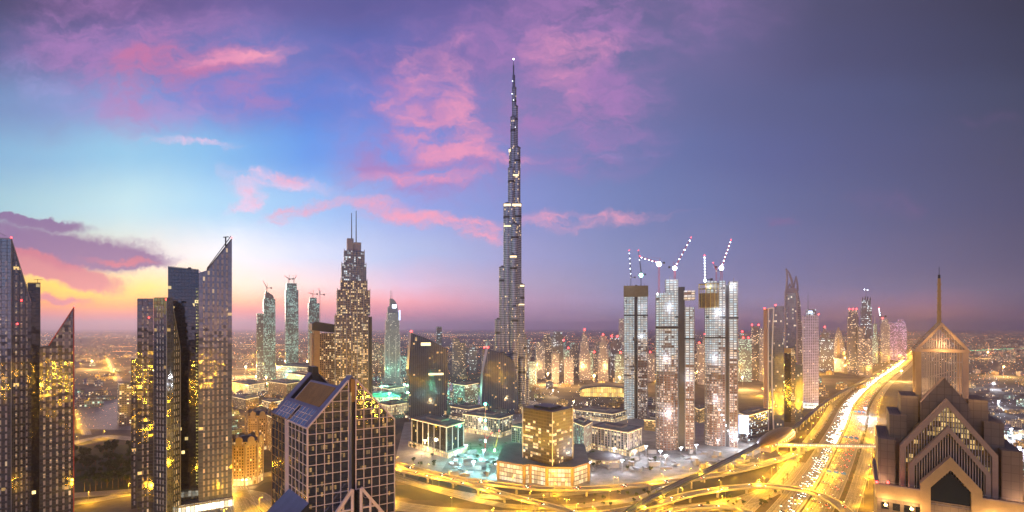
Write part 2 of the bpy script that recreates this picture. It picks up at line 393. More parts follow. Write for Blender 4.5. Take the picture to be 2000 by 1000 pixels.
# ================================================================== ground
m = bpy.data.materials.new('desert_city_ground'); m.use_nodes = True; q = N(m.node_tree); b = q.n['Principled BSDF']
oc = q.n.new('ShaderNodeTexCoord').outputs['Object']
a1 = q.noise(oc, .0016, 6, .6, .6); a2 = q.noise(oc, .011, 5, .65); a3 = q.noise(oc, .12, 4, .6)
vo = q.n.new('ShaderNodeTexVoronoi'); vo.distance = 'CHEBYCHEV'; q.put(vo.inputs['Vector'], oc); vo.inputs['Scale'].default_value = .012
vc = q.sep(vo.outputs['Color'])
c = q.mix(q.mr(a1, .4, .6), (.075,.062,.062), (.17,.13,.105))
c = q.mix(q.mr(a2, .42, .62), c, (.05,.05,.055))
c = q.mix(q.m('MULTIPLY', q.m('GREATER_THAN', vc[0], .62), .55), c, (.22,.18,.15))
c = q.mix(q.m('MULTIPLY', q.m('GREATER_THAN', vc[1], .8), .6), c, (.035,.05,.03))
c = q.mix(q.mr(a3, .35, .7, 0, .5), c, (.05,.045,.045))
q.put(b.inputs['Base Color'], c); b.inputs['Roughness'].default_value = .9
gm = MB(); E = 70000
gm.poly([(-E,-9000,0),(E,-9000,0),(E,E,0),(-E,E,0)])
tagset(gm.build('ground', m), kind='structure')

def road_mat(name, base, lane=3.6, wear=.5):
    m = bpy.data.materials.new(name); m.use_nodes = True; q = N(m.node_tree); b = q.n['Principled BSDF']
    uv = q.n.new('ShaderNodeTexCoord').outputs['UV']; s_ = q.sep(uv)
    fu = q.m('FRACT', q.m('DIVIDE', s_[0], lane)); fv = q.m('FRACT', q.m('DIVIDE', s_[1], 12.))
    ln = q.m('MULTIPLY', q.m('LESS_THAN', fu, .055), q.m('LESS_THAN', fv, .45))
    st = q.noise(q.v('MULTIPLY', uv, (.9,.012,0)), 1., 5, .6); bl = q.noise(uv, .05, 5, .6)
    tr = q.m('ABSOLUTE', q.m('SUBTRACT', q.m('FRACT', q.m('MULTIPLY', fu, 2)), .5))
    c = q.mix(q.mr(st, .38, .62), tuple(v*.4 for v in base), tuple(v*1.6 for v in base))
    c = q.mix(q.mr(tr, .2, .5, 0, .35), c, tuple(v*.5 for v in base))
    c = q.mix(q.mr(bl, .4, .7, 0, .4), c, tuple(v*1.6 for v in base))
    c = q.mix(ln, c, (.6,.6,.58))
    q.put(b.inputs['Base Color'], c); b.inputs['Roughness'].default_value = .55
    return m
M['asphalt'] = road_mat('asphalt', (.19,.17,.15))
M['deck'] = pmat('deck_concrete', (.42,.38,.33), .8, 0, .3, .12)
M['paving'] = pmat('pale_paving', (.34,.31,.28), .8, 0, .4, .05)
M['water'] = pmat('lake_water', (.05,.12,.11), .12, 0, .3, .02, bump=.3)
M['park'] = pmat('park_lawn', (.035,.05,.022), .9, 0, .5, .05)
M['sitefloor'] = pmat('site_floor', (.22,.2,.185), .85, 0, .6, .06)
M['sand'] = pmat('sand_lot', (.10,.075,.05), .9, 0, .35, .04)

def gp(lst, z=0.): return [G(px, yp, z) for px, yp in lst]
def ribbon(name, pts, wd, z, mat='asphalt', off=0., step=30.):
    pth = smooth([(p[0],p[1],z) for p in pts], step)
    mb = MB(); mb.sweep(pth, [(off-wd/2,0),(off+wd/2,0)], closed=False)
    tagset(mb.build(name, M[mat]), kind='structure'); return pth
def offset(path, o, dz=0.):
    out = []; n = len(path)
    for i, p in enumerate(path):
        a = Vector(path[max(i-1,0)][:2]); c = Vector(path[min(i+1,n-1)][:2]); t = (c-a).normalized()
        out.append((p[0]+t.y*o, p[1]-t.x*o, p[2]+dz))
    return out
def walk(path, step, start=0.):
    out = []; need = start; acc = 0
    for i in range(len(path)-1):
        a = Vector(path[i]); c = Vector(path[i+1]); L = (c-a).length
        while need <= acc+L:
            t = (need-acc)/L; dd = (c-a).normalized(); out.append((a+(c-a)*t, math.atan2(dd.y, dd.x))); need += step
        acc += L
    return out

# --- the big highway running away to the right
HW = [(-330,-300,0),(-120,60,0),(110,330,0),(335,585,0),(650,1000,0),(936,1389,0),(1373,1923,0),(2046,2703,0),(2885,3704,0),(4300,5400,0),(7200,9200,0)]
hw = smooth(HW, 40)
ribbon('verge', HW, 150, .05, 'sand', 12, 40)
for nm, off, wd in (('road',-14,25),('road',16,25),('service_road',-44,13),('service_road',42,14)):
    tagset(MB().sweep([(a,b_,.12) for a, b_, c_ in hw], [(off-wd/2,0),(off+wd/2,0)], closed=False).build(nm, M['asphalt']), kind='structure')
med = MB(); med.sweep(hw, [(-.6,0),(-.5,1.1),(.5,1.1),(.6,0)]); tagset(med.build('median_barrier', M['deck']), 'low concrete barrier running down the middle of the wide highway', 'barrier')

GR = []; BACK = []   # ground level golden roads
def groad(pts, wd, z): GR.append((ribbon('road', pts, wd, z), wd))
groad(gp([(1480,905),(1330,934),(1250,948),(1130,962),(980,972),(866,958),(770,930),(700,905),(640,890)]), 14, .16)
groad(gp([(1600,870),(1562,882),(1500,902),(1420,922),(1330,940),(1250,973),(1106,990),(986,988),(866,961),(770,934)]), 12, .2)
groad([(430,760,0),(330,640,0),(230,575,0),(60,545,0),(-90,560,0),(-180,610,0),(-250,690,0),(-330,850,0),(-420,1050,0),(-560,1400,0)], 24, .24)
groad([(-400,450,0),(-200,470,0),(-60,500,0),(80,500,0),(240,480,0)], 20, .28)
groad([(470,700,0),(500,640,0),(460,560,0),(380,520,0),(300,500,0)], 11, .32)
groad([(725,1080,0),(640,900,0),(560,760,0),(480,640,0),(400,540,0),(330,430,0)], 12, .36)
groad([(-560,600,0),(-420,640,0),(-330,700,0),(-300,760,0)], 20, .2)
groad(gp([(120,872),(200,852),(262,858),(330,850)]), 22, .2)
groad(gp([(130,985),(200,975),(265,963),(330,962)]), 16, .2)
groad(gp([(440,925),(470,870),(478,835),(520,822),(600,815)]), 18, .28)
groad(gp([(440,770),(500,800),(560,840)]), 20, .3)
groad(gp([(430,905),(452,960),(470,1000),(500,1060)]), 34, .34)
groad(gp([(440,960),(500,968),(540,1000)]), 22, .38)
groad(gp([(150,800),(170,850)]), 14, .24)
for pts, wd in ((gp([(150,720),(350,716),(560,724),(760,735)]), 22), (gp([(160,700),(330,694),(480,700),(600,690)]), 30), (gp([(210,700),(232,745)]), 24),
                (gp([(1440,700),(1600,705),(1700,690)]), 26), (gp([(1270,745),(1440,725),(1640,712)]), 20), (gp([(1480,775),(1560,740),(1680,705)]), 18)):
    groad(pts, wd, .2)
for pts in ([(-900,-500,0),(0,-420,0),(1500,-700,0)],[(-700,-1100,0),(600,-1000,0),(2000,-1300,0)],[(500,300,0),(620,-300,0),(900,-1500,0)],[(-1200,200,0),(-500,180,0),(-300,60,0),(-100,-200,0)],[(250,150,0),(700,60,0),(1400,-60,0)]):
    pth_ = ribbon('road', pts, 30, .2); BACK.append(pth_)
def kerb(path, o_, z_=.14, w_=.5):
    tagset(MB().sweep(offset(path, o_, 0), [(-w_/2,0),(-w_/2,z_),(w_/2,z_),(w_/2,0)]).build('kerb', M['deck']), kind='structure')
for path, wd in GR:
    if path[0][1] < 1150: kerb(path, wd/2+.3); kerb(path, -wd/2-.3)
for o_ in (-26.8,-37.2,-51,-1.2,3.2,28.8,34.7,49.3): kerb([p for p in hw if p[1] < 3500], o_, .25, .7)
# plazas and sites (pale paved areas)
for i, (nm, pl, z, mt) in enumerate((
    ('pavement', gp([(770,905),(790,825),(1010,800),(1260,800),(1440,800),(1520,860),(1450,905),(1250,945),(1058,952),(960,942)]), .06, 'paving'),
    ('construction_yard', gp([(1010,915),(1130,875),(1250,862),(1460,862),(1475,895),(1400,912),(1250,944),(1150,952)]), .1, 'sitefloor'),
    ('construction_yard', gp([(860,925),(890,872),(1010,868),(1010,938),(960,942)]), .14, 'sitefloor'),
    ('lawn', gp([(120,965),(120,872),(262,868),(262,955)]), .1, 'park'),
    ('parking_lot', gp([(150,838),(150,790),(262,775),(262,840)]), .1, 'asphalt'),
    ('lake', gp([(720,790),(735,752),(880,748),(960,755),(940,790)]), .1, 'water'))):
    tagset(MB().prism([p[:2] for p in pl], z-.03, z).build(nm, M[mt]), kind='structure')

# --- elevated ramps
def flyover(pts, wd, label, z1=None, pier=42.):
    path = smooth(pts, 18); h = wd/2
    root = thing('flyover', label, 'flyover', (path[0][0], path[0][1], 0))
    d_ = MB(); d_.sweep(path, [(-h,0),(h,0),(h,-.6),(h-2.5,-2.2),(-h+2.5,-2.2),(-h,-.6)]); d_.build('deck', M['deck'], root)
    s_ = MB(); s_.sweep([(a,b_,c_+.06) for a, b_, c_ in path], [(-h+.6,0),(h-.6,0)], closed=False); s_.build('roadway', M['asphalt'], root)
    for sg in (-1, 1):
        o_ = sg*(h-.2); t_ = MB(); t_.sweep(path, [(o_-.2,0),(o_-.2,1.1),(o_+.2,1.1),(o_+.2,0)]); t_.build('parapet', M['deck'], root)
    for pt, an in walk(path, pier, 12):
        if pt.z < 4: continue
        mb = MB(); mb.cyl(pt.x, pt.y, 1.4, 0, pt.z-3.2, 10); F = Fr((pt.x,pt.y), (-math.sin(an), math.cos(an)))
        mb.profile(F, [(-1.4,pt.z-4.2),(1.4,pt.z-4.2),(h*.55,pt.z-2.25),(-h*.55,pt.z-2.25)], -1.2, 1.2); mb.build('pier', M['deck'], root)
    return path
FL = []
def gz(lst): return [G(a, b_, z_) for a, b_, z_ in lst]
FL.append((flyover(gz([(640,868,7),(770,905,9),(866,929,9),(962,945,9),(1058,954,9),(1154,954,9),(1250,947,8),(1360,934,6),(1468,913,3),(1560,886,.6)]), 13, 'upper curving flyover passing right below the brown glass cube'), 13))
FL.append((flyover(gz([(640,884,6),(770,916,8),(890,940,9),(986,966,9),(1082,990,9),(1150,1012,9),(1230,1050,9)]), 11, 'straight flyover descending beneath the upper curving one toward the bottom edge'), 11))
FL.append((flyover(gz([(1040,1050,9),(1150,1012,9),(1288,982,9),(1360,963,9),(1468,949,9),(1540,952,9),(1606,968,9),(1650,996,8),(1690,1050,7)]), 13, 'arching loop flyover that crosses over the wide highway at the bottom'), 13))
FL.append((flyover(gz([(1200,1030,3),(1290,1003,5),(1360,990,6),(1440,992,6),(1500,1020,6)]), 9, 'small low ramp under the loop flyover at the bottom edge'), 9))

# --- metro viaduct and station
MP = gz([(1150,1075,13),(1230,1000,13),(1310,953,13),(1396,913,13),(1470,876,13),(1515,852,13),(1550,836,13),(1600,795,13),(1624,777,13),(1660,757,13),(1696,743,13),(1735,719,13),(1768,698,13),(1782,686,13)])
mp = smooth(MP, 25)
root = thing('metro_viaduct', 'long dark blue metro viaduct on piers snaking beside the highway', 'viaduct', (mp[0][0], mp[0][1], 0))
M['metro'] = pmat('metro_deck', (.02,.03,.07), .5, 0, .2, ior=1.5)
MB().sweep(mp, [(-4.6,0),(-4.9,1.4),(-4.4,1.4),(-4.1,.3),(4.1,.3),(4.4,1.4),(4.9,1.4),(4.6,0),(2.4,-2),(-2.4,-2)]).build('deck', M['metro'], root)
for o_ in (-2.6,-1.1,1.1,2.6): MB().sweep(offset(mp, o_, .32), [(-.1,0),(-.1,.18),(.1,.18),(.1,0)]).build('rail', M['steel'], root)
for pt, an in walk(mp, 36, 10)[:70]:
    mb = MB(); mb.cyl(pt.x, pt.y, 1.1, 0, pt.z-3.2, 8, r1=.9); F = Fr((pt.x,pt.y), (-math.sin(an), math.cos(an)))
    mb.profile(F, [(-1,pt.z-4),(1,pt.z-4),(3,pt.z-2.05),(-3,pt.z-2.05)], -1, 1); mb.build('pier', M['deck'], root)
# station: shell roof around the viaduct
A = Vector(G(1486,868,13)); B = Vector(G(1543,838,13)); F = Fr(((A.x+B.x)/2, (A.y+B.y)/2), (B-A).xy)
root = thing('metro_station', 'metro station with dark bronze clamshell roof beside the highway', 'station', F.loc())
M['shell'] = pmat('bronze_shell', (.16,.1,.07), .38, .5, .25)
L2 = (B-A).length/2+8
mb = MB(); nu, nv = 24, 10
for i in range(nu):
    for j in range(nv):
        def sp(i, j):
            t = -1+2*i/nu; a = math.pi*j/nv; w_ = 17*math.sqrt(max(.02, 1-t*t)); h_ = 15*math.sqrt(max(.03, 1-t*t*.92))
            return F.p(t*L2, -w_*math.cos(a), 9+h_*math.sin(a))
        mb.poly([sp(i,j), sp(i+1,j), sp(i+1,j+1), sp(i,j+1)])
mb.build('shell_roof', M['shell'], root)
MB().box(F, -L2*.8, L2*.8, -12, 12, 0, 9).build('concourse', M['tan'], root)
for i in range(14):
    t = -.85+i*.13; w_ = 17*math.sqrt(1-t*t); MB().box(F, t*L2, t*L2+2.6, -w_-.4, -w_+.2, 8, 10.5).build('entrance_light', M['glow_w'], root)
# footbridge across the highway
A = Vector(G(1520,870,10)); B = Vector(G(1735,874,10)); F = Fr(A.xy, (B-A).xy); L = (B-A).length
root = thing('footbridge', 'enclosed footbridge with lit windows crossing the highway from the station', 'footbridge', F.loc())
MB().box(F, 0, L, 0, 6, 8, 9.2).build('deck', M['deck'], root)
MB().profile(F, [(0,12.4),(L,12.4),(L,13.2),(0,13.2)], -.4, 6.4).build('roof', M['steel'], root)
M['bridgewin'] = facade('bridge_windows', (.35,.3,.28), (.5,.45,.4), 3, 3.2, .08, (.1,.9), 1.3, (1,.85,.6), (1,.95,.85), 1.0, band=0)
MB().box(F, .2, L-.2, .2, 5.8, 9.2, 12.4).build('glazed_wall', M['bridgewin'], root)
for i in range(9): MB().box(F, L*i/8-.9, L*i/8+.9, 2, 4, 0, 8).build('pier', M['deck'], root)

# ================================================================== street lamps
lamp_data = bpy.data.lights.new('sodium', 'POINT'); lamp_data.color = (1, .5, .02); lamp_data.shadow_soft_size = 1.5
far_data = bpy.data.lights.new('sodium_far', 'POINT'); far_data.color = (1, .5, .04); far_data.shadow_soft_size = 3
def set_energy(l, e): l.energy = e
set_energy(lamp_data, 47000); set_energy(far_data, 430000)
M['pole'] = pmat('galvanised_pole', (.35,.33,.3), .5, .4, .1)
def lamp_proto(z, double, big):
    root = thing('street_lamp', 'tall double headed street lamp glowing orange along the highway' if double else 'single arm street lamp glowing orange beside the road', 'street lamp', (0,0,0),
                 'double street lamps along the highway' if double else 'single arm lamps along ramps and streets')
    F0 = Fr((0,0), (1,0)); mb = MB(); mb.cyl(0, 0, .16, 0, z, 6, r1=.1)
    for sg in ((-1,1) if double else (1,)): mb.bar((0,0,z), (sg*2.6,0,z+.6), .12)
    mb.build('pole', M['pole'], root)
    for sg in ((-1,1) if double else (1,)):
        h_ = MB(); h_.box(F0, sg*2.6-.75, sg*2.6+.75, -.3, .3, z+.5, z+.72); h_.build('lamp_head', M['pole'], root)
        g_ = MB(); s_ = .45 if not big else .8; g_.ball((sg*2.6,0,z+.35), s_, sz=.5); g_.build('lamp_glass', M['lampy'], root)
    lo = bpy.data.objects.new('sodium_light', far_data if big else lamp_data); COL.objects.link(lo); lo.parent = root; lo.location = (0,0,z-.9)
    return root
proto = {}
def put_lamp(x_, y_, z_, an, double=False, big=False, h=12.):
    key = (double, big)
    if key not in proto: proto[key] = lamp_proto(24 if big else h, double, big); o = proto[key]
    else: o = clone(proto[key])
    o.location = (x_, y_, z_); o.rotation_euler = (0, 0, an)
    return o
nl = 0
for pt, an in walk(hw, 52, 30):
    if pt.y > 1700 or pt.y < 120: continue
    put_lamp(pt.x, pt.y, 1.1, an+math.pi/2, True); nl += 1
for off in (-53, 53):
    for pt, an in walk(offset(hw, off), 80, 10):
        if 480 < pt.y < 1500: put_lamp(pt.x, pt.y, .1, an+(math.pi/2 if off < 0 else -math.pi/2)*-1); nl += 1
for pt, an in walk(hw, 200, 20):
    if 1700 < pt.y < 5200: put_lamp(pt.x, pt.y, 1.1, an+math.pi/2, True, True); nl += 1
for path, wd in FL:
    for pt, an in walk(path, 62, 15):
        if pt.y > 400: put_lamp(pt.x+math.sin(an)*(wd/2+.1), pt.y-math.cos(an)*(wd/2+.1), pt.z, an+math.pi/2, h=9); nl += 1
for path, wd in GR:
    far = path[len(path)//2][1] > 1200
    for pt, an in walk(path, 230 if far else 80, 20):
        if pt.y > 380: put_lamp(pt.x+math.sin(an)*(wd/2+1), pt.y-math.cos(an)*(wd/2+1), 0, an+math.pi/2, False, far); nl += 1
for pth_ in BACK:
    for pt, an in walk(pth_, 300, 20): put_lamp(pt.x, pt.y, 0, an, True, True)
for pt, an in walk(hw, 160, 10):
    if pt.y <= 120: put_lamp(pt.x, pt.y, 1.1, an+math.pi/2, True)
for a_, b_ in [(-330,470),(-250,520),(-170,560),(-90,470),(-20,530),(60,560),(140,540),(220,500),(300,620),(380,640),(440,700),(250,600)]:
    put_lamp(a_, b_, 0, a_*.1, True)

# ================================================================== coloured site lights
def flood(px, yp, z, col, e, r=1.5, mat='lampw', label=None, hpole=True, size=.9, grp=None):
    x_, y_, z_ = G(px, yp, 0) if z is None else (lambda D: ((px-1000)/1000*D, D, H+(640-yp)/1000*D))(z)
    return x_, y_, z_
site_cache = {}
def floodlight(px, yg, hz, col, e, mat, label, grp=None, size=.9):
    """floodlight mast standing on the ground at pixel px,yg"""
    x_, y_, _ = G(px, yg, 0)
    root = thing('floodlight_mast', label, 'floodlight', (x_, y_, 0), grp)
    mb = MB(); mb.cyl(x_, y_, .3, 0, hz, 6); mb.bar((x_-2,y_,hz), (x_+2,y_,hz), .3); mb.build('mast', M['steel'], root)
    for i in (-1, 0, 1): MB().ball((x_+i*1.8, y_-.4, hz+.6), size*.75, sz=.8).build('lamp', M[mat], root)
    ld = site_cache.get((col, e))
    if not ld:
        ld = bpy.data.lights.new('flood', 'POINT'); ld.energy = e; ld.color = col; ld.shadow_soft_size = 2; site_cache[(col, e)] = ld
    lo = bpy.data.objects.new('flood_light', ld); COL.objects.link(lo); lo.parent = root; lo.location = (0, -2, hz-1.5)
WH = (.8,.88,1.); TE = (.25,1.,.7)
for i, (a, b_) in enumerate([(1150,930),(1215,925),(1262,895),(1290,905),(1330,898),(1360,892),(1402,882),(1440,880),(1300,915),(1200,900),(1240,905),(1460,868)]):
    floodlight(a, b_, 18, WH, 30000, 'lampw', 'white floodlight mast lighting the construction yard under the unfinished towers', 'white floodlights around the tower sites')
for i, (a, b_) in enumerate([(890,905),(925,925),(945,900),(970,930),(985,895),(910,890)]):
    floodlight(a, b_, 16, (.4,.95,1), 60000, 'lampw', 'cool white floodlight mast over the open pit site left of the cube', 'cool floodlights around the pit')
for i, (a, b_) in enumerate([(745,775),(790,770),(850,778),(905,770),(760,790),(500,752),(560,748),(820,800)]):
    floodlight(a, b_, 30, (.3,1,.65) , 400000, 'lampg', 'greenish floodlight mast over the low park and mall area', 'green floodlights around the mall and park')
for i, (a, b_) in enumerate([(1030,790),(1080,775),(1120,800),(1250,815),(1030,830),(830,885),(890,850),(1140,860),(1200,850)]):
    floodlight(a, b_, 20, (1,.7,.35), 100000, 'lampy', 'warm floodlight mast between the low office blocks', 'warm floodlights in the office quarter')
for i, (a, b_) in enumerate([(180,722),(300,745),(480,735),(530,722),(520,760),(450,745),(600,722),(1620,725),(1570,745),(1450,760),(1650,712),(1070,752),(1160,757),(1210,760),(1760,745),(1930,700),(1960,735)]):
    floodlight(a, b_, 40, (1,.55,.16), 1500000, 'lampy', 'added orange high mast light for ground glow among the far streets', 'added orange high masts in the far streets', 1.6)  # strong lights added to give the far ground its orange patches
for i, (a, b_) in enumerate([(1950,800),(1975,860),(1940,760),(1690,815),(1990,900)]):
    floodlight(a, b_, 20, (.85,.9,1), 260000, 'lampw', 'white floodlight over the low houses right of the gabled tower', 'white lights among the houses on the right')

# ================================================================== far carpet of lights
random.seed(5)
def dots(name, label, mat, pts, kind='stuff'):
    mb = MB()
    for x_, y_, z_, r_ in pts:
        P_ = [(x_+r_,y_,z_),(x_,y_+r_,z_),(x_-r_,y_,z_),(x_,y_-r_,z_)]
        for i in range(4): mb.poly([P_[i], P_[(i+1)%4], (x_,y_,z_+r_)]); mb.poly([P_[(i+1)%4], P_[i], (x_,y_,z_-r_)])
    tagset(mb.build(name, M[mat]), label, 'lights', None, kind)
M['far_o'] = emat('far_orange', (1,.42,.1), 10); M['far_y'] = emat('far_yellow', (1,.7,.3), 10); M['far_w'] = emat('far_white', (.85,.9,1), 9); M['far_g'] = emat('far_green', (.2,1,.6), 8); M['far_r'] = emat('far_red', (1,.08,.05), 9)
def gcarpet(n, px0, px1, y0, y1, jit=0, pw=1.):
    out = []
    for _ in range(n):
        yp = y0+(y1-y0)*random.random()**pw; px = random.uniform(px0, px1); g = G(px, yp)
        out.append((g[0], g[1], random.uniform(4,14), min(6., g[1]*.00036)*random.uniform(.5,1.1)))
    return out
def strings(n, px0, px1, y0, y1, cnt=40):
    out = []
    for _ in range(n):
        px = random.uniform(px0, px1); yp = random.uniform(y0, y1); L = random.uniform(30, 260); sl_ = random.uniform(-.06,.06)
        for i in range(cnt):
            t = i/cnt; yy = yp+sl_*L*t
            if yy < 643: continue
            g = G(px+L*t, yy); out.append((g[0], g[1], 9, min(6., g[1]*.0003)*random.uniform(.6,1)))
    return out
dots('distant_lights', 'carpet of orange city lights across the plain toward the horizon', 'far_o', gcarpet(2600,-200,2100,645,700,pw=1.5)+strings(60,-150,1950,644,690)+gcarpet(500,1850,2100,650,760)+gcarpet(700,430,1000,700,800)+gcarpet(300,140,300,650,840))
dots('distant_lights', 'scatter of yellow city lights between the streets of the plain', 'far_y', gcarpet(1400,-200,2100,646,720,pw=1.4)+strings(30,-150,1950,646,680)+gcarpet(500,430,1250,720,830)+gcarpet(260,1850,2100,650,900))
dots('distant_lights', 'scatter of white city lights between the streets of the plain', 'far_w', gcarpet(600,-200,2100,646,720)+gcarpet(500,430,1250,740,830)+gcarpet(420,1850,2100,680,980))
dots('distant_lights', 'row of green lamps along a far road beyond the gabled tower', 'far_g', strings(1,1895,1896,683,683,2)+[(*G(1890+i*2.4,687-i*.12)[:2], 8, 1.7) for i in range(90)]+gcarpet(60,440,620,735,760)+gcarpet(90,725,940,748,800))
dots('distant_lights', 'sprinkle of red lights among the distant towers', 'far_r', gcarpet(120,1000,2000,646,700)+gcarpet(40,500,700,700,730))
# ================================================================== near towers on the left
random.seed(11)
M['gridglass'] = facade('bronze_grid_glass', (.055,.06,.075), (.05,.06,.075), 4.6, 3.5, .06, (.05,.95), .008, (1,.62,.2), (1,.85,.5), 1.0, gr=.05, ior=2.5, jit=.03, wrough=.3, band=.6)
M['darkglass'] = facade('black_glass', (.012,.014,.018), (.012,.014,.018), 3.2, 3.8, .03, (.04,.96), .02, (1,.75,.3), (1,.9,.6), 1.6, gr=.05, ior=2.1, jit=.03, wrough=.25)
M['greyclad'] = pmat('grey_cladding', (.25,.25,.28), .45, .2, .15, .1)
def winmat(name, base, lit, p, es):
    m = bpy.data.materials.new(name); m.use_nodes = True; q = N(m.node_tree); b = q.n['Principled BSDF']
    uv = q.n.new('ShaderNodeTexCoord').outputs['UV']; oi = q.n.new('ShaderNodeObjectInfo'); s_ = q.sep(uv)
    w = q.wn(q.comb(q.m('FLOOR', s_[0]), q.m('FLOOR', s_[1]), q.m('MULTIPLY', oi.outputs['Random'], 91.)))
    q.put(b.inputs['Base Color'], q.mix(w['Value'], tuple(v*.6 for v in base), base)); b.inputs['Roughness'].default_value = .25; b.inputs['IOR'].default_value = 1.9
    q.put(b.inputs['Emission Color'], (*lit,1)); q.put(b.inputs['Emission Strength'], q.m('MULTIPLY', q.m('LESS_THAN', w['Value'], p), q.m('MULTIPLY', q.sep(w['Color'])[1], es)))
    m.cycles.emission_sampling = 'NONE'; return m
M['slot'] = winmat('slot_window', (.4,.38,.42), (1,.72,.4), .12, .8)
def slots(root, F, x0, x1, ztop, zbot, bay, flo, w, h, zcam=H, n=100):
    """slot windows set proud of a facade; ztop(x) gives the roofline"""
    cells = []
    nx = max(1, int((x1-x0)/bay)); off = (x1-x0-nx*bay)/2
    for i in range(nx):
        x = x0+off+bay*(i+.5); z = zbot
        while z+h < ztop(x)-1.5: cells.append((x, z)); z += flo
    cells.sort(key=lambda c: abs(c[1]-zcam*.85))
    rest = MB(); src = None
    for k_, (x, z) in enumerate(cells):
        if k_ < n:
            if src is None:
                src = MB().box(F, x-w/2, x+w/2, -.14, .02, z, z+h).build('window', M['slot'], root); sx, sz = x, z
            else:
                c = src.copy(); COL.objects.link(c); c.parent = root
                dlt = F.ex*(x-sx); c.location = (dlt.x, dlt.y, z-sz)
        else:
            b0 = len(rest.uv); rest.box(F, x-w/2, x+w/2, -.14, .02, z, z+h)
            for t in range(b0, len(rest.uv)): rest.uv[t] = (k_+.5, .5)
    if rest.f: o = rest.build('window', M['slot'], root); o['kind'] = 'stuff'
def prof_fn(pts):
    pts = sorted(pts)
    def f(x):
        for (a, za), (b, zb) in zip(pts, pts[1:]):
            if a <= x <= b: return za+(zb-za)*(x-a)/max(b-a, 1e-6)
        return pts[-1][1] if x > pts[-1][0] else pts[0][1]
    return f
def tower_profile(name, label, cat, F, tops, depth, mat, mt, group=None, slot=None, red=True, zb=0.):
    """tops: roofline points (px,y) left to right"""
    top = [F.P(a, b_) for a, b_ in tops]
    root = thing(name, label, cat, F.loc(), group)
    pts = [(top[0][0],zb),(top[-1][0],zb)]+top[::-1]
    mb = MB(); mb.profile(F, pts, 0, depth, 0, 1); mb.build('wall', [mat, mt], root)
    if slot: slots(root, F, top[0][0]+.6, top[-1][0]-.6, prof_fn(top), zb+4, *slot)
    return root, top
def parapet(root, F, top, depth, mat='greyclad', w=.5, h=.8):
    mb = MB()
    for a, b_ in zip(top, top[1:]):
        mb.bar(F.p(a[0],-.1,a[1]+h/2), F.p(b_[0],-.1,b_[1]+h/2), w); mb.bar(F.p(a[0],depth+.1,a[1]+h/2), F.p(b_[0],depth+.1,b_[1]+h/2), w)
    mb.build('parapet', M[mat], root)

# -- far left two-faced tower
F1 = face(-34, 22, 515, -20); F1.W = F1.lx(22)
C0 = F1.p(F1.W, 0, 0); F2 = face(22, 61, C0[1], 8)
F2.O = Vector(C0[:2]); F2.W = F2.lx(61)
zc = F1.zz(467, F1.W); zr = F2.zz(592, F2.W)
root = thing('grid_tower', 'dark grid facade tower at the far left edge with sloping right roofline', 'tower', (C0[0], C0[1], 0), None)
p1_ = F1.p(0,0,0)[:2]; p3_ = F2.p(F2.W,0,0)[:2]; p4_ = (Vector(p3_)+Vector(p1_)-Vector(C0[:2]))
mb = MB(); mb.prism([p1_, C0[:2], p3_, tuple(p4_)], 0, [zc, zc, zr, zr]); mb.build('wall', [M['gridglass']], root)
slots(root, F1, .8, F1.W-.8, lambda x: zc-16, 4, 4.6, 7, 1.5, 4.6, n=50)
slots(root, F2, .8, F2.W-.6, prof_fn([(0, zc-4),(F2.W, zr-1)]), 4, 3.9, 7, 1.3, 4.6, n=100)
MB().bar((*C0[:2], 0), (*C0[:2], zc+.6), .5).bar((*C0[:2], zc+.5), (*p3_, zr+.5), .7).bar((*C0[:2], zc+.5), (*p1_, zc+.5), .7).build('edge_trim', M['greyclad'], root)
beacon(root, [(C0[0],C0[1],zc+1.6), F2.p(F2.W*.5,-.6,zc-62), F2.p(F2.W*.3,-.6,zc-86)], .75)
MB().bar(F1.p(F1.W*.45,1,zc), F1.p(F1.W*.3,1,zc+9), .6).bar(F1.p(F1.W*.3,1,zc+9), F1.p(F1.W*.8,1,zc+3), .4).build('cleaning_crane', M['greyclad'], root)
# -- black slab and slanted tower
F = face(54, 79, 545, 3)
root, top = tower_profile('black_slab_tower', 'narrow black glass slab standing between the two left edge towers', 'tower', F, [(54,553),(79,553)], 24, M['darkglass'], M['dark'])
parapet(root, F, top, 24, 'dark'); MB().bar(F.p(8,4,top[0][1]), F.p(8,4,top[0][1]+5), .3).bar(F.p(5,4,top[0][1]+4.5), F.p(12,4,top[0][1]+4.8), .35).build('antenna', M['dark'], root)
F = face(77, 145, 528, -1)
root, top = tower_profile('slanted_tower', 'dark bronze grid tower with roofline rising steeply to a right hand point, left group', 'tower', F, [(77,678),(95,675),(145,600)], 24, M['gridglass'], M['dark'], slot=(4.9, 7.1, 1.7, 4.5))
MB().bar(F.p(top[2][0]-.4,-.2,0), F.p(top[2][0]-.4,-.2,top[2][1]), .7).bar(F.p(top[1][0],-.2,top[1][1]), F.p(top[2][0],-.2,top[2][1]+.4), .9).build('edge_trim', M['redpaint'], root)
beacon(root, [F.p(top[2][0],0,top[2][1]+1)], .8)
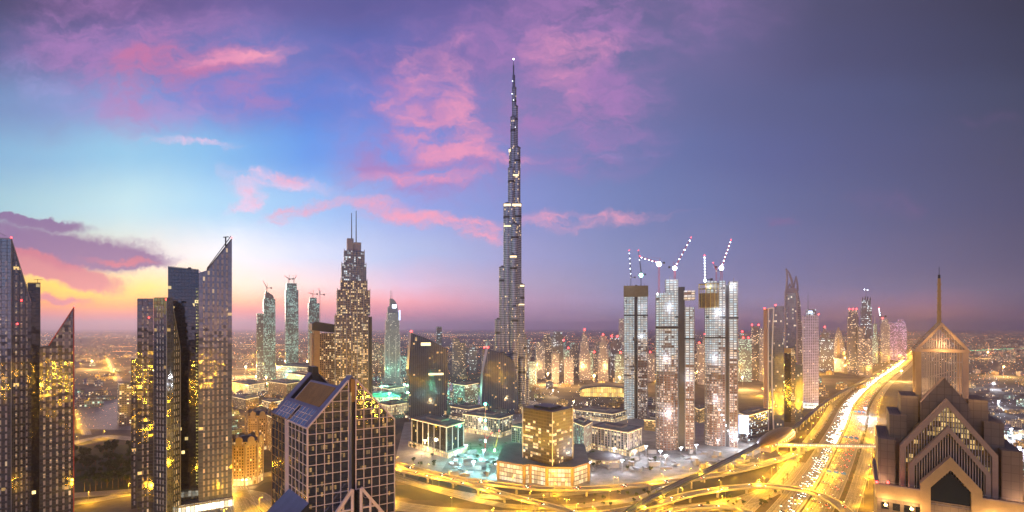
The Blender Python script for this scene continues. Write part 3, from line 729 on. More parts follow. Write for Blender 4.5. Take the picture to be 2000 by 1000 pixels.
# -- second group
F = face(256, 269, 566, 0)
root, top = tower_profile('sliver_tower', 'thin dark tower peeping out left of the twin shouldered grid tower', 'tower', F, [(256,700),(269,700)], 20, M['gridglass'], M['dark'], slot=(3.2, 7.1, 1.4, 4.5, H, 40))
Fa = face(268, 300, 540, 0); 
root = thing('shouldered_grid_tower', 'grid facade tower with two flat tops and a sloped right shoulder before the black block', 'tower', Fa.loc())
ta = [Fa.P(268,583), Fa.P(299.3,583)]
MB().profile(Fa, [(ta[0][0],0),(ta[1][0],0),(ta[1][0],ta[1][1]),(ta[0][0],ta[0][1])], 0, 20, 0, 1).build('left_wing', [M['gridglass'], M['greyclad']], root)
slots(root, Fa, .7, ta[1][0]-.7, lambda x: ta[0][1]-1, 4, 4.2, 6.9, 1.5, 4.4, n=50)
Fb = edge(301, 532, 325, 526); tb = [Fb.P(301,581), Fb.P(325,581)]
MB().profile(Fb, [(0,0),(tb[1][0],0),(tb[1][0],tb[1][1]),(0,tb[0][1])], 0, 7, 0, 1).build('middle_wing', [M['gridglass'], M['greyclad']], root)
slots(root, Fb, .6, tb[1][0]-.5, lambda x: tb[0][1]-1, 4, 4.2, 6.9, 1.5, 4.4, n=50)
Fc = edge(325, 526, 352, 548); tcx = [Fc.P(325,581), Fc.P(334,583), Fc.P(352,682)]
MB().profile(Fc, [(6.8,0),(tcx[2][0],0),(tcx[2][0],tcx[2][1]),(7.4,tcx[1][1]),(6.8,tcx[1][1])], .02, 18, 0, 1).build('sloped_wing', [M['gridglass'], M['greyclad']], root)
slots(root, Fc, .6, tcx[2][0]-.8, prof_fn([(a, b_-2) for a, b_ in tcx]), 4, 3.4, 6.9, 1.2, 4.4, n=100)
MB().bar(Fc.p(0,-.2,0), Fc.p(0,-.2,tcx[0][1]), .6).bar(Fc.p(7.4,-.2,tcx[1][1]), Fc.p(tcx[2][0],-.2,tcx[2][1]), .7).bar(Fc.p(tcx[2][0],-.2,0), Fc.p(tcx[2][0],-.2,tcx[2][1]), .6).build('edge_trim', M['greyclad'], root)
beacon(root, [Fb.p(tb[1][0],-.5,tb[1][1]-2), Fa.p(10,-.6,ta[0][1]-20)], .7)
F = face(328, 388, 580, -6)
root, top = tower_profile('black_block_tower', 'tall matt black glass block between the shouldered tower and the pale slanted tower', 'tower', F, [(328,521),(388,527)], 30, M['darkglass'], M['dark'])
parapet(root, F, top, 30, 'dark')
MB().box(F, top[1][0]-11, top[1][0]-8, 6, 10, top[1][1], top[1][1]+3).box(F, 4, 10, 8, 20, top[1][1], top[1][1]+2).build('roof_plant', M['dark'], root)
mb = MB()
for i in range(60): mb.box(F, top[1][0]-2.6, top[1][0]-1.2, -.2, .05, 20+i*3.8, 21.8+i*3.8)
M['stairlight'] = winmat('stair_light', (.1,.1,.06), (.85,.8,.25), .6, 1.1); mb.build('stair_light_strip', M['stairlight'], root)
beacon(root, [F.p(.5,-.4,top[0][1]-62)], .7)
F = face(388, 453, 568, 3)
M['paleglass'] = facade('lavender_grid_glass', (.13,.14,.2), (.12,.14,.2), 4.6, 3.5, .05, (.05,.95), .008, (1,.62,.2), (1,.85,.5), 1.0, gr=.04, ior=2.8, jit=.04, wrough=.3, band=.6)
root, top = tower_profile('pale_slanted_tower', 'pale lavender grid tower with steep roofline rising to a right hand point', 'tower', F, [(388,533),(404,528),(453,467)], 26, M['paleglass'], M['dark'], slot=(4.4, 6.6, 1.9, 4.4), zb=10)
MB().bar(F.p(top[1][0],.5,top[1][1]+2), F.p(top[2][0]-1,.5,top[2][1]+3.2), .8).bar(F.p(top[1][0],.5,top[1][1]+.4), F.p(top[2][0],.5,top[2][1]+.4), 1.1).build('roof_rail', M['dark'], root)
cx, cz = F.P(441,466); MB().bar(F.p(cx,2,cz-10), F.p(cx,2,cz+2), 1.1).bar(F.p(cx-2.5,2,cz+1.6), F.p(cx+3,2,cz+2.6), .9).build('cleaning_crane', M['dark'], root)
beacon(root, [F.p(top[2][0],-.3,top[2][1]+1.5)], .8)
x0 = F.lx(338); mb = MB(); mb.box(F, x0, F.W+1, -5, 10, 0, 10, 0, 1)
M['lobby'] = facade('lobby_glass', (.3,.3,.28), (.4,.4,.36), 4, 9, .08, (.1,.85), 2, (.9,1,.85), (1,.95,.8), 2.4, band=0)
mb.build('podium', [M['lobby'], M['roof']], root)

# ================================================================== glass office with gables (bottom left)
L0 = Vector((-120.,300.)); ex = Vector((45.,28.)).normalized(); ey = Vector((-46.,54.)).normalized()
F = Fr(L0, ex, ey, 53); Wd, Dp, ze, zp = 53., 71., 141., 170.5
root = thing('gabled_glass_office', 'mirror glass office block with twin gables and pale grid lines in the foreground', 'office building', (L0.x, L0.y, 0))
M['duglass'] = facade('mirror_glass', (.02,.025,.03), (.03,.04,.05), 5.1, 6.2, .0, (0,1), .0, (1,.8,.4), (1,.9,.6), 0, gr=.04, ior=2.7, jit=.05, wrough=.1)
M['duglass2'] = facade('office_glass', (.03,.035,.045), (.035,.05,.07), 1.28, 3.1, .04, (.12,.95), .10, (1,.55,.18), (1,.8,.45), .35, gr=.05, ior=2.6, jit=.03, wrough=.2, band=.9)
M['pinkmull'] = pmat('pale_pink_mullion', (.82,.68,.64), .5, .1, .12)
M['blueglass'] = pmat('blue_roof_glass', (.16,.2,.34), .18, .3, .2, .1, ior=2.2)
M['blueframe'] = pmat('slate_blue_frame', (.2,.2,.31), .4, .3, .15)
M['copper'] = pmat('copper_louvre', (.42,.25,.09), .45, .35, .25)
s0, s1 = 26.0-1.9, 26.0+1.9       # the dark slot between the half gables
mid = 26.
def zroof(x): return ze+(zp-ze)*(x/mid if x <= mid else (Wd-x)/(Wd-mid))
gl = MB()
gl.profile(F, [(0,0),(s0,0),(s0,zroof(s0)),(0,ze)], 0, 5, 0, 1)
gl.build('front_glass_left', [M['duglass2'], M['blueframe']], root)
gl = MB(); gl.profile(F, [(s1,0),(Wd,0),(Wd,ze),(s1,zroof(s1))], 0, 5, 0, 1); gl.build('front_glass_right', [M['duglass2'], M['blueframe']], root)
MB().box(F, s0, s1, 2, 5, 0, zp-14).build('slot_wall', M['dark'], root)
MB().box(F, s0-.2, s0+1.2, -1, 6, 0, zp-10).build('slot_fin', M['blueglass'], root)
MB().box(F, s0+1.2, s1+.6, .5, 6, zp-16, zp-2).build('gable_core', M['copper'], root)
def mgrid(F, x0, x1, z0, topf, nx, dz, name, y=-.22, w=.42, mat='pinkmull', zref=None):
    mb = MB()
    for i in range(nx+1):
        x = x0+(x1-x0)*i/nx; ww = w*1.5 if i in (0, nx) else w
        mb.box(F, x-ww/2, x+ww/2, y, .02, z0, topf(x)-.1)
    z = z0
    while z < max(topf(x0), topf(x1)):
        a, b_ = x0, x1
        if topf(a) < z: a = x0+(x1-x0)*(z-topf(x0))/(topf(x1)-topf(x0))
        if topf(b_) < z: b_ = x0+(x1-x0)*(z-topf(x0))/(topf(x1)-topf(x0))
        if b_-a > .4: mb.box(F, a, b_, y+.04, .01, z-w/2, z+w/2)
        z += dz
    mb.bar(F.p(x0,y,topf(x0)), F.p(x1,y,topf(x1)), .9)
    return mb.build(name, M[mat], root)
mgrid(F, .3, s0-.3, 3, zroof, 5, 6.1, 'mullion_grid'); mgrid(F, s1+.3, Wd-.3, 3, zroof, 5, 6.1, 'mullion_grid')
# left side face
Fs = Fr(F.p(0,Dp,0), -ey, ex, Dp)
gap = .47*Dp
MB().box(Fs, 0, gap-2, 0, 5, 0, ze-.2).box(Fs, gap+2, Dp-5.1, 0, 5, 0, ze-.2).build('side_glass', M['duglass2'], root)
MB().box(Fs, gap-2, gap+2, 2, 5, 0, ze+3).build('side_slot', M['copper'], root)
MB().box(Fs, gap-2.6, gap-1.6, -.6, 3, 0, ze).box(Fs, gap+1.6, gap+2.6, -.6, 3, 0, ze).build('side_fin', M['pinkmull'], root)
mgrid(Fs, .3, gap-3, 3, lambda x: ze, 4, 6.1, 'mullion_grid', w=.4, mat='copper'); mgrid(Fs, gap+3, Dp-.4, 3, lambda x: ze, 5, 6.1, 'mullion_grid', w=.4, mat='pinkmull')
# roof pieces: P(t,b): t along the left slope, b from front to back
def RP(t, b_, d_=0.): return F.p(t*mid, b_, ze+(zp-ze)*t+d_)
def RQ(t, b_, d_=0.): return F.p(Wd-t*(Wd-mid), b_, ze+(zp-ze)*t+d_)
def rslab(name, fn, t0, t1, b0, b1, mat, th=.8, up=0.):
    A_ = [fn(t0,b0,up), fn(t1,b0,up), fn(t1,b1,up), fn(t0,b1,up)]; B_ = [(a,b_,c-th) for a,b_,c in A_]
    mb = MB(); mb.poly(A_, [(0,0),(26*(t1-t0),0),(26*(t1-t0),b1-b0),(0,b1-b0)]); mb.poly(B_[::-1])
    for i in range(4): mb.poly([A_[i], B_[i], B_[(i+1)%4], A_[(i+1)%4]])
    return mb.build(name, mat, root)
for fn in (RP, RQ):
    rslab('gable_band', fn, 0, 1, 0, 7, M['blueframe'], 1, .25); rslab('gable_band', fn, 0, 1, Dp-7, Dp, M['blueframe'], 1, .25)
rslab('roof_glass', RP, 0, .3, 7, gap-2+2, M['blueglass']); rslab('roof_glass', RP, 0, .3, gap+5, Dp-7, M['blueglass'])
rslab('roof_glass', RQ, 0, .3, 7, Dp-7, M['blueglass'])
rslab('roof_edge', RP, .3, .36, 7, Dp-7, M['blueframe'], .9, .2)
mb = MB()
for i in range(5):
    for b0, b1 in ((7, gap),(gap+5, Dp-7)):
        b_ = b0+(b1-b0)*i/4; mb.bar(RP(0,b_,.1), RP(.3,b_,.1), .35)
for t in (0,.1,.2): mb.bar(RP(t,7,.1), RP(t,gap,.1), .3); mb.bar(RP(t,gap+5,.1), RP(t,Dp-7,.1), .3)
mb.build('roof_glazing_bar', M['pinkmull'], root)
rslab('louvre_backing', RP, .36, .74, 9, 52, M['dark'], .6, -.6)
lv = MB()
for i in range(22):
    b_ = 9+43*i/21; lv.bar(RP(.36,b_,.1), RP(.74,b_,.1), 1.0)
lv.build('copper_louvre', M['copper'], root)
rslab('roof_edge', RP, .74, .78, 7, 53, M['blueframe'], .9, .2); rslab('louvre_side', RP, .36, .78, 52, 55, M['blueframe'], 1.2, .2)
MB().box(F, 8, Wd-8, 8, Dp-8, ze-20, ze+2).build('roof_well', M['dark'], root)
MB().box(F, mid-3, mid+9, 32, 50, ze+2, ze+16, 0, 1).build('lift_house', [M['copper'], M['tan']], root)
MB().box(F, mid-2.2, mid+1.5, Dp-9, Dp+.5, ze, zp+2).build('mast_core', M['dark'], root)
gl = MB(); gl.profile(F, [(0,0),(Wd,0),(Wd,ze),(mid,zp),(0,ze)], Dp-4, Dp-1, 0, 1); gl.build('back_gable_wall', [M['dark'], M['blueframe']], root)
MB().box(Fr(F.p(Wd,0,0), ey, ex, Dp), 5.1, Dp-4.1, -5, 0, 0, ze-.2).build('side_glass', M['duglass2'], root)
# lower front gable frame and lower left wing
z1_ = 103.
for sg in (-1, 1):
    mb = MB(); a = F.p(mid+sg*2.6,-7,z1_); b_ = F.p(mid+sg*30,-7,z1_-36)
    mb.bar(a, b_, 1.8); mb.bar(F.p(mid+sg*2.6,-7,0), a, 1.5)
    for i in range(1, 4):
        x = mid+sg*(2.6+i*5.5); zt = z1_-36*(i*5.5/27.4); mb.bar(F.p(x,-7,0), F.p(x,-7,zt), 1.0)
    for z in (91, 80, 69): 
        xe = min(30, 2.6+(z1_-z)*27.4/36); mb.bar(F.p(mid+sg*2.6,-7,z), F.p(mid+sg*xe,-7,z), .9)
    mb.build('portal_frame', M['pinkmull'], root)
    mb = MB(); pts_ = [(mid+sg*1.2,0),(mid+sg*30,0),(mid+sg*30,z1_-38),(mid+sg*1.2,z1_-2)]
    mb.profile(F, pts_ if sg > 0 else pts_[::-1], -6.4, -.3, 0, 1); mb.build('portal_block', [M['duglass2'], M['blueframe']], root)
mb = MB(); Fw = Fr(Fs.p(0,-26,0), -ey, ex); 
mb.profile(Fr(Fs.p(40,0,0), Vector((-ex.x,-ex.y)), -ey), [(0,0),(30,0),(30,70),(0,98)], -2, 34, 0, 1); mb.build('lower_wing', [M['duglass2'], M['blueglass']], root)

# ================================================================== gabled brown tower on the right (foreground)
F = Fr((184.,215.), (.829,-.559)); 
root = thing('stepped_gable_tower', 'brown stone tower with nested gables, louvred lantern and golden spire at right', 'tower', (184,215,0))
M['brown'] = facade('brown_panels', (.13,.10,.07), (.2,.15,.105), 2.6, 3.4, .03, (.025,.975), 0, gr=.7, ior=1.4, jit=0, wrough=.8, es=0, gv=.25)
M['brown2'] = pmat('tan_coping', (.36,.25,.17), .65, 0, .18, .2, bump=.2)
M['goldpanel'] = pmat('ochre_panel', (.42,.28,.12), .6, 0, .15, .2, bump=.2)
M['bars'] = pmat('louvre_bar', (.4,.33,.3), .45, .3, .15)
M['voidglass'] = pmat('dark_teal_glass', (.012,.02,.025), .12, 0, .2, ior=1.8)
MB().box(F, -25, 25, 0, 52, 0, 124.6).build('body', M['brown'], root)
for i in range(12):
    for j in range(3):
        x = -23.4+i*4.0
        if -8 < x+1 < 7: continue
        if (i+j) % 1 == 0: MB().box(F, x, x+2.6, -.12, .05, 119.5-j*7, 122.6-j*7).build('window', M['darkglass'], root)
MB().box(F, -25.6, -9.6, -1.2, 0, 124.5, 130).build('parapet', M['goldpanel'], root)
MB().box(F, 9.6, 25.6, -1.2, 0, 124.5, 130).build('parapet', M['goldpanel'], root); MB().box(F, -25.6, -24.6, 0.01, 52, 124.5, 130).build('parapet', M['goldpanel'], root); MB().box(F, 24.6, 25.6, 0.01, 52, 124.5, 130).build('parapet', M['goldpanel'], root)
MB().box(F, -25.8, -9.7, -1.5, 0.2, 130, 130.7).box(F, 9.7, 25.8, -1.5, .2, 130, 130.7).box(F, -25.8, -24.3, .2, 52, 130, 130.7).box(F, 24.3, 25.8, .2, 52, 130, 130.7).build('coping', M['brown2'], root)
MB().box(F, -24.5, 24.5, .1, 30, 124.7, 125.4).build('terrace', M['roof'], root)
def chevron(F, cx, half, za, zf, zl, w, y0, y1, mat, name, dx=0.):
    """gable band: apex za, foot height zf at +-half, legs down to zl, band width w"""
    for sg in (-1, 1):
        s_ = (za-zf)/half; dz = w*math.sqrt(1+s_*s_)
        pts = [(cx,za),(cx+sg*half,zf),(cx+sg*half,zl),(cx+sg*(half-w),zl),(cx+sg*(half-w),zf+s_*w-dz),(cx,za-dz)]
        if sg > 0: pts = pts[::-1]
        MB().profile(F, pts, y0, y1, 0, 1).build(name, [M[mat], M['brown2']], root)
def louvres(F, cx, half, za, zf, zl, y, n, name='louvre_screen', back='voidglass', bw=.34, lowfn=None):
    mb = MB(); s_ = (za-zf)/half
    for i in range(n):
        x = -half+2*half*(i+.5)/n; zt = za-abs(x)*s_; z0 = lowfn(x) if lowfn else zl
        if zt-z0 > .3: mb.box(F, cx+x-bw/2, cx+x+bw/2, y, y+.9, z0, zt)
    mb.build(name, M['bars'], root)
    if back: MB().profile(F, [(cx-half,zl),(cx+half,zl),(cx+half,zf),(cx,za),(cx-half,zf)], y+2.2, y+2.6).build('screen_backing', M[back], root)
chevron(F, 0, 9.9, 146, 133.4, 112, 3.4, -1.6, 3, 'goldpanel', 'portal_gable')
MB().profile(F, [(-6.5,100),(6.5,100),(6.5,132),(0,139),(-6.5,132)], .2, .6).build('portal_glass', M['voidglass'], root)
mb = MB()
for x in (-4.2,0,4.2): mb.box(F, x-.25, x+.25, -.05, .2, 100, 126)
mb.box(F, -6.4, 6.4, -.1, .2, 125.6, 126.2); mb.build('portal_mullion', M['brown'], root)
M['gold_in'] = facade('lantern_rooms', (.12,.1,.07), (.3,.2,.08), 1.6, 2.2, .08, (.1,.9), .9, (1,.62,.2), (1,.8,.4), .75, band=.8, vg=(128,160))
chevron(F, 0, 13.4, 158, 139.5, 125.4, 1.7, 4, 8, 'brown2', 'middle_gable'); louvres(F, 0, 11.9, 156, 139.5, 125.4, 5.5, 27)
chevron(F, 0, 16.4, 169, 146.5, 125.4, 1.9, 9, 13, 'brown2', 'upper_gable'); louvres(F, 0, 14.7, 166.5, 146.6, 125.4, 10.5, 31, back='gold_in')
# solid chevron roof behind upper gable
MB().profile(F, [(-8.3,150),(8.3,150),(8.3,166),(0,177.5),(-8.3,166)], 17, 24, 0, 1).build('solid_gable', [M['brown'], M['brown2']], root)
MB().profile(F, [(-16.2,125.4),(16.2,125.4),(16.2,146),(0,167.5),(-16.2,146)], 13.2, 30, 0, 0).build('gable_roof', [M['brown']], root)
for hw_, zt, y0, y1 in ((15.3,168,22,44),(19.8,159,18,48),(24.4,148.5,12,51.5)):
    for sg in (-1, 1):
        x0, x1 = sorted((sg*(hw_-6.5), sg*hw_)); MB().box(F, x0, x1, y0, y1, 125.4, zt).build('stepped_shoulder', M['brown'], root)
MB().box(F, -17, 17, 30.2, 48, 125.4, 158).build('core', M['brown'], root)
# lantern: four posts, gable frames, louvre bars, warm floor inside
lx0, lx1, ly0, ly1 = -9.4, 9.4, 26, 44
for x in (lx0, lx1-2):
    for y_ in (ly0, ly1-2): MB().box(F, x, x+2, y_, y_+2, 158, 189).build('lantern_post', M['goldpanel' if x < 0 else 'brown2'], root)
MB().box(F, lx0-.3, lx1+.3, ly0-.3, ly0+.6, 188.6, 190).box(F, lx0-.3, lx1+.3, ly1-.6, ly1+.3, 188.6, 190).box(F, lx0-.3, lx0+.6, ly0+.6, ly1-.6, 188.6, 190).box(F, lx1-.6, lx1+.3, ly0+.6, ly1-.6, 188.6, 190).build('lantern_ring', M['brown2'], root)
for y_ in (ly0-.4, ly1-.6):
    chevron(F, 0, 9.7, 202.5, 189.9, 189.6, 1.1, y_, y_+1.0, 'brown2', 'lantern_gable')
louvres(F, 0, 8.6, 201, 190, 160, ly0+.2, 19, 'lantern_louvre', None, .2)
louvres(F, 0, 8.6, 201, 190, 160, ly1-1.4, 19, 'lantern_louvre', None, .2)
mb = MB()
for zz_ in (184,177,170): mb.box(F, -7.4, 7.4, ly0+1.2, ly0+1.45, zz_, zz_+.35); mb.bar(F.p(-7.4,ly1-2,zz_-3), F.p(7.4,ly1-2,zz_+3), .35)
mb.build('lantern_brace', M['bars'], root)
for sg in (-1, 1):
    mb = MB()
    for i in range(15):
        t = (i+.5)/15; mb.bar(F.p(sg*9.2*(1-t), ly0+.8, 190+12*t), F.p(sg*9.2*(1-t), ly1-.8, 190+12*t), .35)
    mb.build('lantern_rafter', M['bars'], root)
MB().box(F, -7.3, 7.3, ly0+2.1, ly1-2.1, 158.2, 160.6).build('lantern_floor', M['brown2'], root)
for x0_, y0_, w_, h_ in ((-20,4,3,2.2),(-16.5,5,1.6,1.4),(17,5,2.6,2),(20.5,6,2,3)): MB().box(F, x0_, x0_+w_, y0_, y0_+2.2, 125.4, 125.4+h_).build('roof_unit', M['steel'], root)
for sg in (-1, 1):
    mb = MB()
    for i in range(9): x = sg*(10+i*1.8); mb.bar(F.p(x,-.9,130.7), F.p(x,-.9,131.8), .08)
    mb.bar(F.p(sg*10,-.9,131.8), F.p(sg*24.6,-.9,131.8), .1); mb.build('railing', M['steel'], root)
c = F.p(0, 35, 0); sp = MB(); sp.cyl(c[0], c[1], .85, 200, 223.5, 10, r1=.6)
for i in range(6): sp.cyl(c[0], c[1], .95, 204+i*3.3, 204.3+i*3.3, 10)
sp.build('spire', M['goldpanel'], root); MB().cyl(c[0], c[1], .5, 223.5, 225.2, 8).bar((c[0],c[1],225), (c[0],c[1],229), .15).build('spire_tip', M['dark'], root)
beacon(root, [F.p(-25.2,-1.2,131.3), F.p(25.2,-1.2,131.3), F.p(-21,2,131)], .55)
def wl(x, y_, z_, e, col, nm, r=.4):
    ld = bpy.data.lights.new(nm, 'POINT'); ld.energy = e; ld.color = col; ld.shadow_soft_size = r
    lo = bpy.data.objects.new(nm, ld); COL.objects.link(lo); lo.parent = root; lo.location = Vector(F.p(x,y_,z_))-root.location
for x in (-22, -13, 13, 22): 
    MB().box(F, x-.5, x+.5, -3.2, -2.6, 121.8, 122.4).bar(F.p(x,-2.7,122), F.p(x,-.1,122.2), .2).build('added_wall_lamp', M['lampy'], root); wl(x, -3.6, 122.5, 3500, (1,.6,.25), 'parapet_fill_light')  # lamps added to give the parapet its warm light
for x in (-8, 0, 8): MB().ball(F.p(x,.6 if x else -2.2,125.9 if x else 114), .35).build('added_wall_lamp', M['lampy'], root)
wl(0, -7, 118, 5000, (1,.58,.22), 'portal_fill_light'); wl(-18.5, 3.5, 127.5, 500, (1,.12,.08), 'terrace_red_light');  # portal light is added warm fill
wl(0, 35, 163, 13000, (1,.62,.28), 'lantern_light', 1.); wl(0, 22, 192, 5000, (1,.6,.22), 'spire_light', .5); wl(-13, 17, 170, 1300, (1,.6,.28), 'lantern_light'); wl(13, 17, 170, 1300, (1,.6,.28), 'lantern_light'); wl(-6, 7.6, 127, 2500, (1,.6,.3), 'gable_fill_light'); wl(7, 7.6, 127, 2500, (1,.6,.3), 'gable_fill_light')  # paired gable and side lights are added warm fill
for sg in (-1, 1): wl(sg*23, 8, 128, 2200, (1,.6,.35), 'terrace_fill_light'); wl(sg*12, 20, 150, 1800, (1,.6,.35), 'roof_fill_light')  # added warm fill for terrace and shoulders
# ================================================================== tall tiered tower with twin spires
random.seed(21)
M['warmgrid'] = facade('warm_lit_grid', (.2,.15,.12), (.07,.06,.055), 3.1, 3.9, .13, (.2,.85), .42, (1,.66,.28), (1,.88,.58), 1.0, band=.5)
M['coolgrid'] = facade('cool_lit_grid', (.22,.2,.22), (.09,.1,.12), 3.1, 3.9, .1, (.15,.88), .3, (.75,.9,1), (1,.92,.75), .9, band=.5)
M['hotelgrid'] = facade('hotel_window_grid', (.36,.25,.15), (.06,.05,.04), 3.6, 3.6, .2, (.22,.8), .3, (1,.7,.3), (1,.88,.6), 1.4, band=.2)
M['mauveclad'] = pmat('mauve_cladding', (.26,.24,.28), .5, .1, .15)
def zpx(y, D): return H+(640-y)/1000*D
D0 = 960
F = face(655, 726, D0, 4); cx = F.lx(691)
root = thing('tiered_twin_spire_tower', 'tall tiered tower with warm lit windows and two thin spires, behind the gabled glass office', 'tower', F.loc())
def tier(root, F, pl, pr, yt, yb, D, y0, y1, mats, name='tier', fins=0, finmat='mauveclad'):
    a, b_ = F.lx(pl), F.lx(pr); zt, zb_ = zpx(yt, D), (0 if yb is None else zpx(yb, D))
    MB().box(F, a, b_, y0, y1, zb_, zt, 0, 1).build(name, mats, root)
    if fins:
        for i in range(fins+1):
            x = a+(b_-a)*i/fins; MB().box(F, x-.55, x+.55, y0-.9, y0+.2, zb_, zt+(3 if i in (0,fins) else 1)).build('fin', M[finmat], root)
    return a, b_, zt
tier(root, F, 655, 719, 616, None, D0, 0, 50, [M['warmgrid'], M['roof']], fins=6)
MB().box(F, F.lx(719), F.lx(727), 4, 48, 0, zpx(618, D0)).build('side_slab', M['dark'], root)
tier(root, F, 659, 723, 566, 616, D0, 4, 46, [M['warmgrid'], M['roof']], fins=5)
tier(root, F, 666, 718, 547, 566, D0, 8, 42, [M['warmgrid'], M['roof']], fins=4)
tier(root, F, 668, 716, 514, 547, D0, 10, 40, [M['coolgrid'], M['roof']], fins=3)
tier(root, F, 673, 713, 488, 514, D0, 13, 37, [M['coolgrid'], M['roof']], fins=3)
MB().box(F, F.lx(679), F.lx(692), 16, 33, zpx(488,D0), zpx(463,D0)).build('crown_block', M['mauveclad'], root)
MB().box(F, F.lx(693), F.lx(707), 17, 32, zpx(488,D0), zpx(470,D0)).build('crown_block', M['mauveclad'], root)
for px, yt in ((688.5,411),(697.5,406)):
    p = F.p(F.lx(px), 24, 0); MB().cyl(p[0], p[1], 1.1, zpx(470,D0), zpx(yt,D0), 8, r1=.6).build('spire', M['dark'], root)
# hotel block to its left
D1 = 1010; F = face(609, 655, D1, 8)
root = thing('golden_framed_hotel', 'hotel block with a golden corner pillar and dark slanted roof behind the glass office', 'hotel', F.loc())
MB().box(F, F.lx(625), F.W, 0, 40, 0, zpx(651,D1), 0, 1).build('wall', [M['hotelgrid'], M['roof']], root)
MB().box(F, 0, F.lx(612.5), 2, 36, 0, zpx(651,D1)).build('side_wall', M['brown2'], root)
MB().box(F, F.lx(613), F.lx(624.5), -3, 30, 0, zpx(640,D1)).build('corner_pillar', M['goldpanel'], root)
MB().profile(F, [(0,zpx(645,D1)),(F.W,zpx(650,D1)),(F.W,zpx(634,D1)),(F.W*.15,zpx(628,D1)),(0,zpx(632,D1))], -3.5, 42).build('roof', M['dark'], root)

# ================================================================== teal lit unfinished towers and cranes
M['teal'] = facade('work_lit_teal', (.1,.11,.11), (.05,.08,.08), 2.6, 4, .15, (.15,.85), .45, (.4,.85,.8), (.8,1,.9), .9, band=.5)
M['tealdim'] = facade('work_lit_dim', (.12,.1,.11), (.05,.05,.06), 3, 4, .15, (.2,.8), .22, (.6,.95,.85), (1,.8,.5), 1.1)
def crane(label, px, D, yb, yt, tip, group=None, color='redpaint', lamps=0, toplamp=None, scale=1., tail=-1, wd=1.6, root_z=None):
    """luffing tower crane: mast from yb to yt (pixels), jib to the tip pixel"""
    f = face(px-5, px+5, D); x = f.lx(px); za, zb_ = zpx(yb, D), zpx(yt, D)
    p = f.p(x, 12, za); root = thing('tower_crane', label, 'crane', p, group)
    w = wd*scale*1.15; mb = MB()
    for i, j in ((-1,-1),(1,-1),(1,1),(-1,1)): mb.bar(f.p(x+i*w/2,12+j*w/2,za), f.p(x+i*w/2,12+j*w/2,zb_), .35*scale)
    n = max(2, int((zb_-za)/(w*1.6)))
    for i in range(n):
        z0, z1 = za+(zb_-za)*i/n, za+(zb_-za)*(i+1)/n; s_ = 1 if i % 2 else -1
        for j in (-1, 1): mb.bar(f.p(x-s_*w/2,12+j*w/2,z0), f.p(x+s_*w/2,12+j*w/2,z1), .25*scale)
    mb.build('mast', M[color], root)
    tx, tz = f.lx(tip[0]), zpx(tip[1], D); jb = MB(); a = Vector(f.p(x,12,zb_)); b_ = Vector(f.p(tx,12,tz)); L = (b_-a).length
    up = Vector((0,0,1.4*scale)) if abs(tz-zb_) < abs(tx-x) else Vector((f.ex.x, f.ex.y, 0))*1.4*scale
    jb.bar(a, b_, .7*scale); jb.bar(a+up, b_, .55*scale); n = max(3, int(L/3/scale))
    for i in range(n): jb.bar(a+(b_-a)*(i/n), a+up*(1-(i+1)/n)+(b_-a)*((i+1)/n), .22*scale)
    jb.build('jib', M[color], root)
    s_ = tail if tx > x else -tail
    MB().bar(a, f.p(x+s_*7*scale,12,zb_+.6), .8*scale).box(f, x+s_*8*scale-1.4*scale, x+s_*8*scale+1.4*scale, 11, 13, zb_-1.4*scale, zb_+1.6*scale).build('counterweight', M['dark'], root)
    MB().bar(a, f.p(x+s_*2*scale,12,zb_+8*scale), .4*scale).bar(f.p(x+s_*2*scale,12,zb_+8*scale), b_, .14*scale).build('tie', M[color], root)
    MB().box(f, x-1.2*scale, x+1.2*scale, 10.4, 12, zb_-1.5, zb_+1.2).build('cab', M['white'], root)
    for i in range(lamps):
        t = (i+.8)/(lamps+.3); MB().ball(a+(b_-a)*t+Vector((0,0,-.5)), min(2.2,.72*scale*(1.2 if i % 2 else 1)), n=6).build('jib_lamp', M['lampw'], root)
    MB().ball(tuple(b_+Vector((0,0,.8))), .7*scale).build('beacon', M['red'], root)
    if toplamp: MB().ball(f.p(x,9.5,zb_-2), toplamp[1]).build('work_lamp', M[toplamp[0]], root)
    return root
def steptower(name, label, D, steps, mats, depth=34, turn=5, cat='tower', group=None, parts='tier', ybase=None, roofm='roof'):
    """steps: (px left, px right, y top) from the widest, lowest tier up"""
    F = face(steps[0][0], steps[0][1], D, turn); root = thing(name, label, cat, F.loc(), group); zb_ = 0
    for i, (a, b_, yt) in enumerate(steps):
        ins = depth*.5*(1-(b_-a)/(steps[0][1]-steps[0][0])); zt = zpx(yt, D)
        MB().box(F, F.lx(a), F.lx(b_), ins, depth-ins, zb_, zt, 0, 1).build(parts, [mats if not isinstance(mats, list) else mats[min(i,len(mats)-1)], M[roofm]], root); zb_ = zt
    return root, F
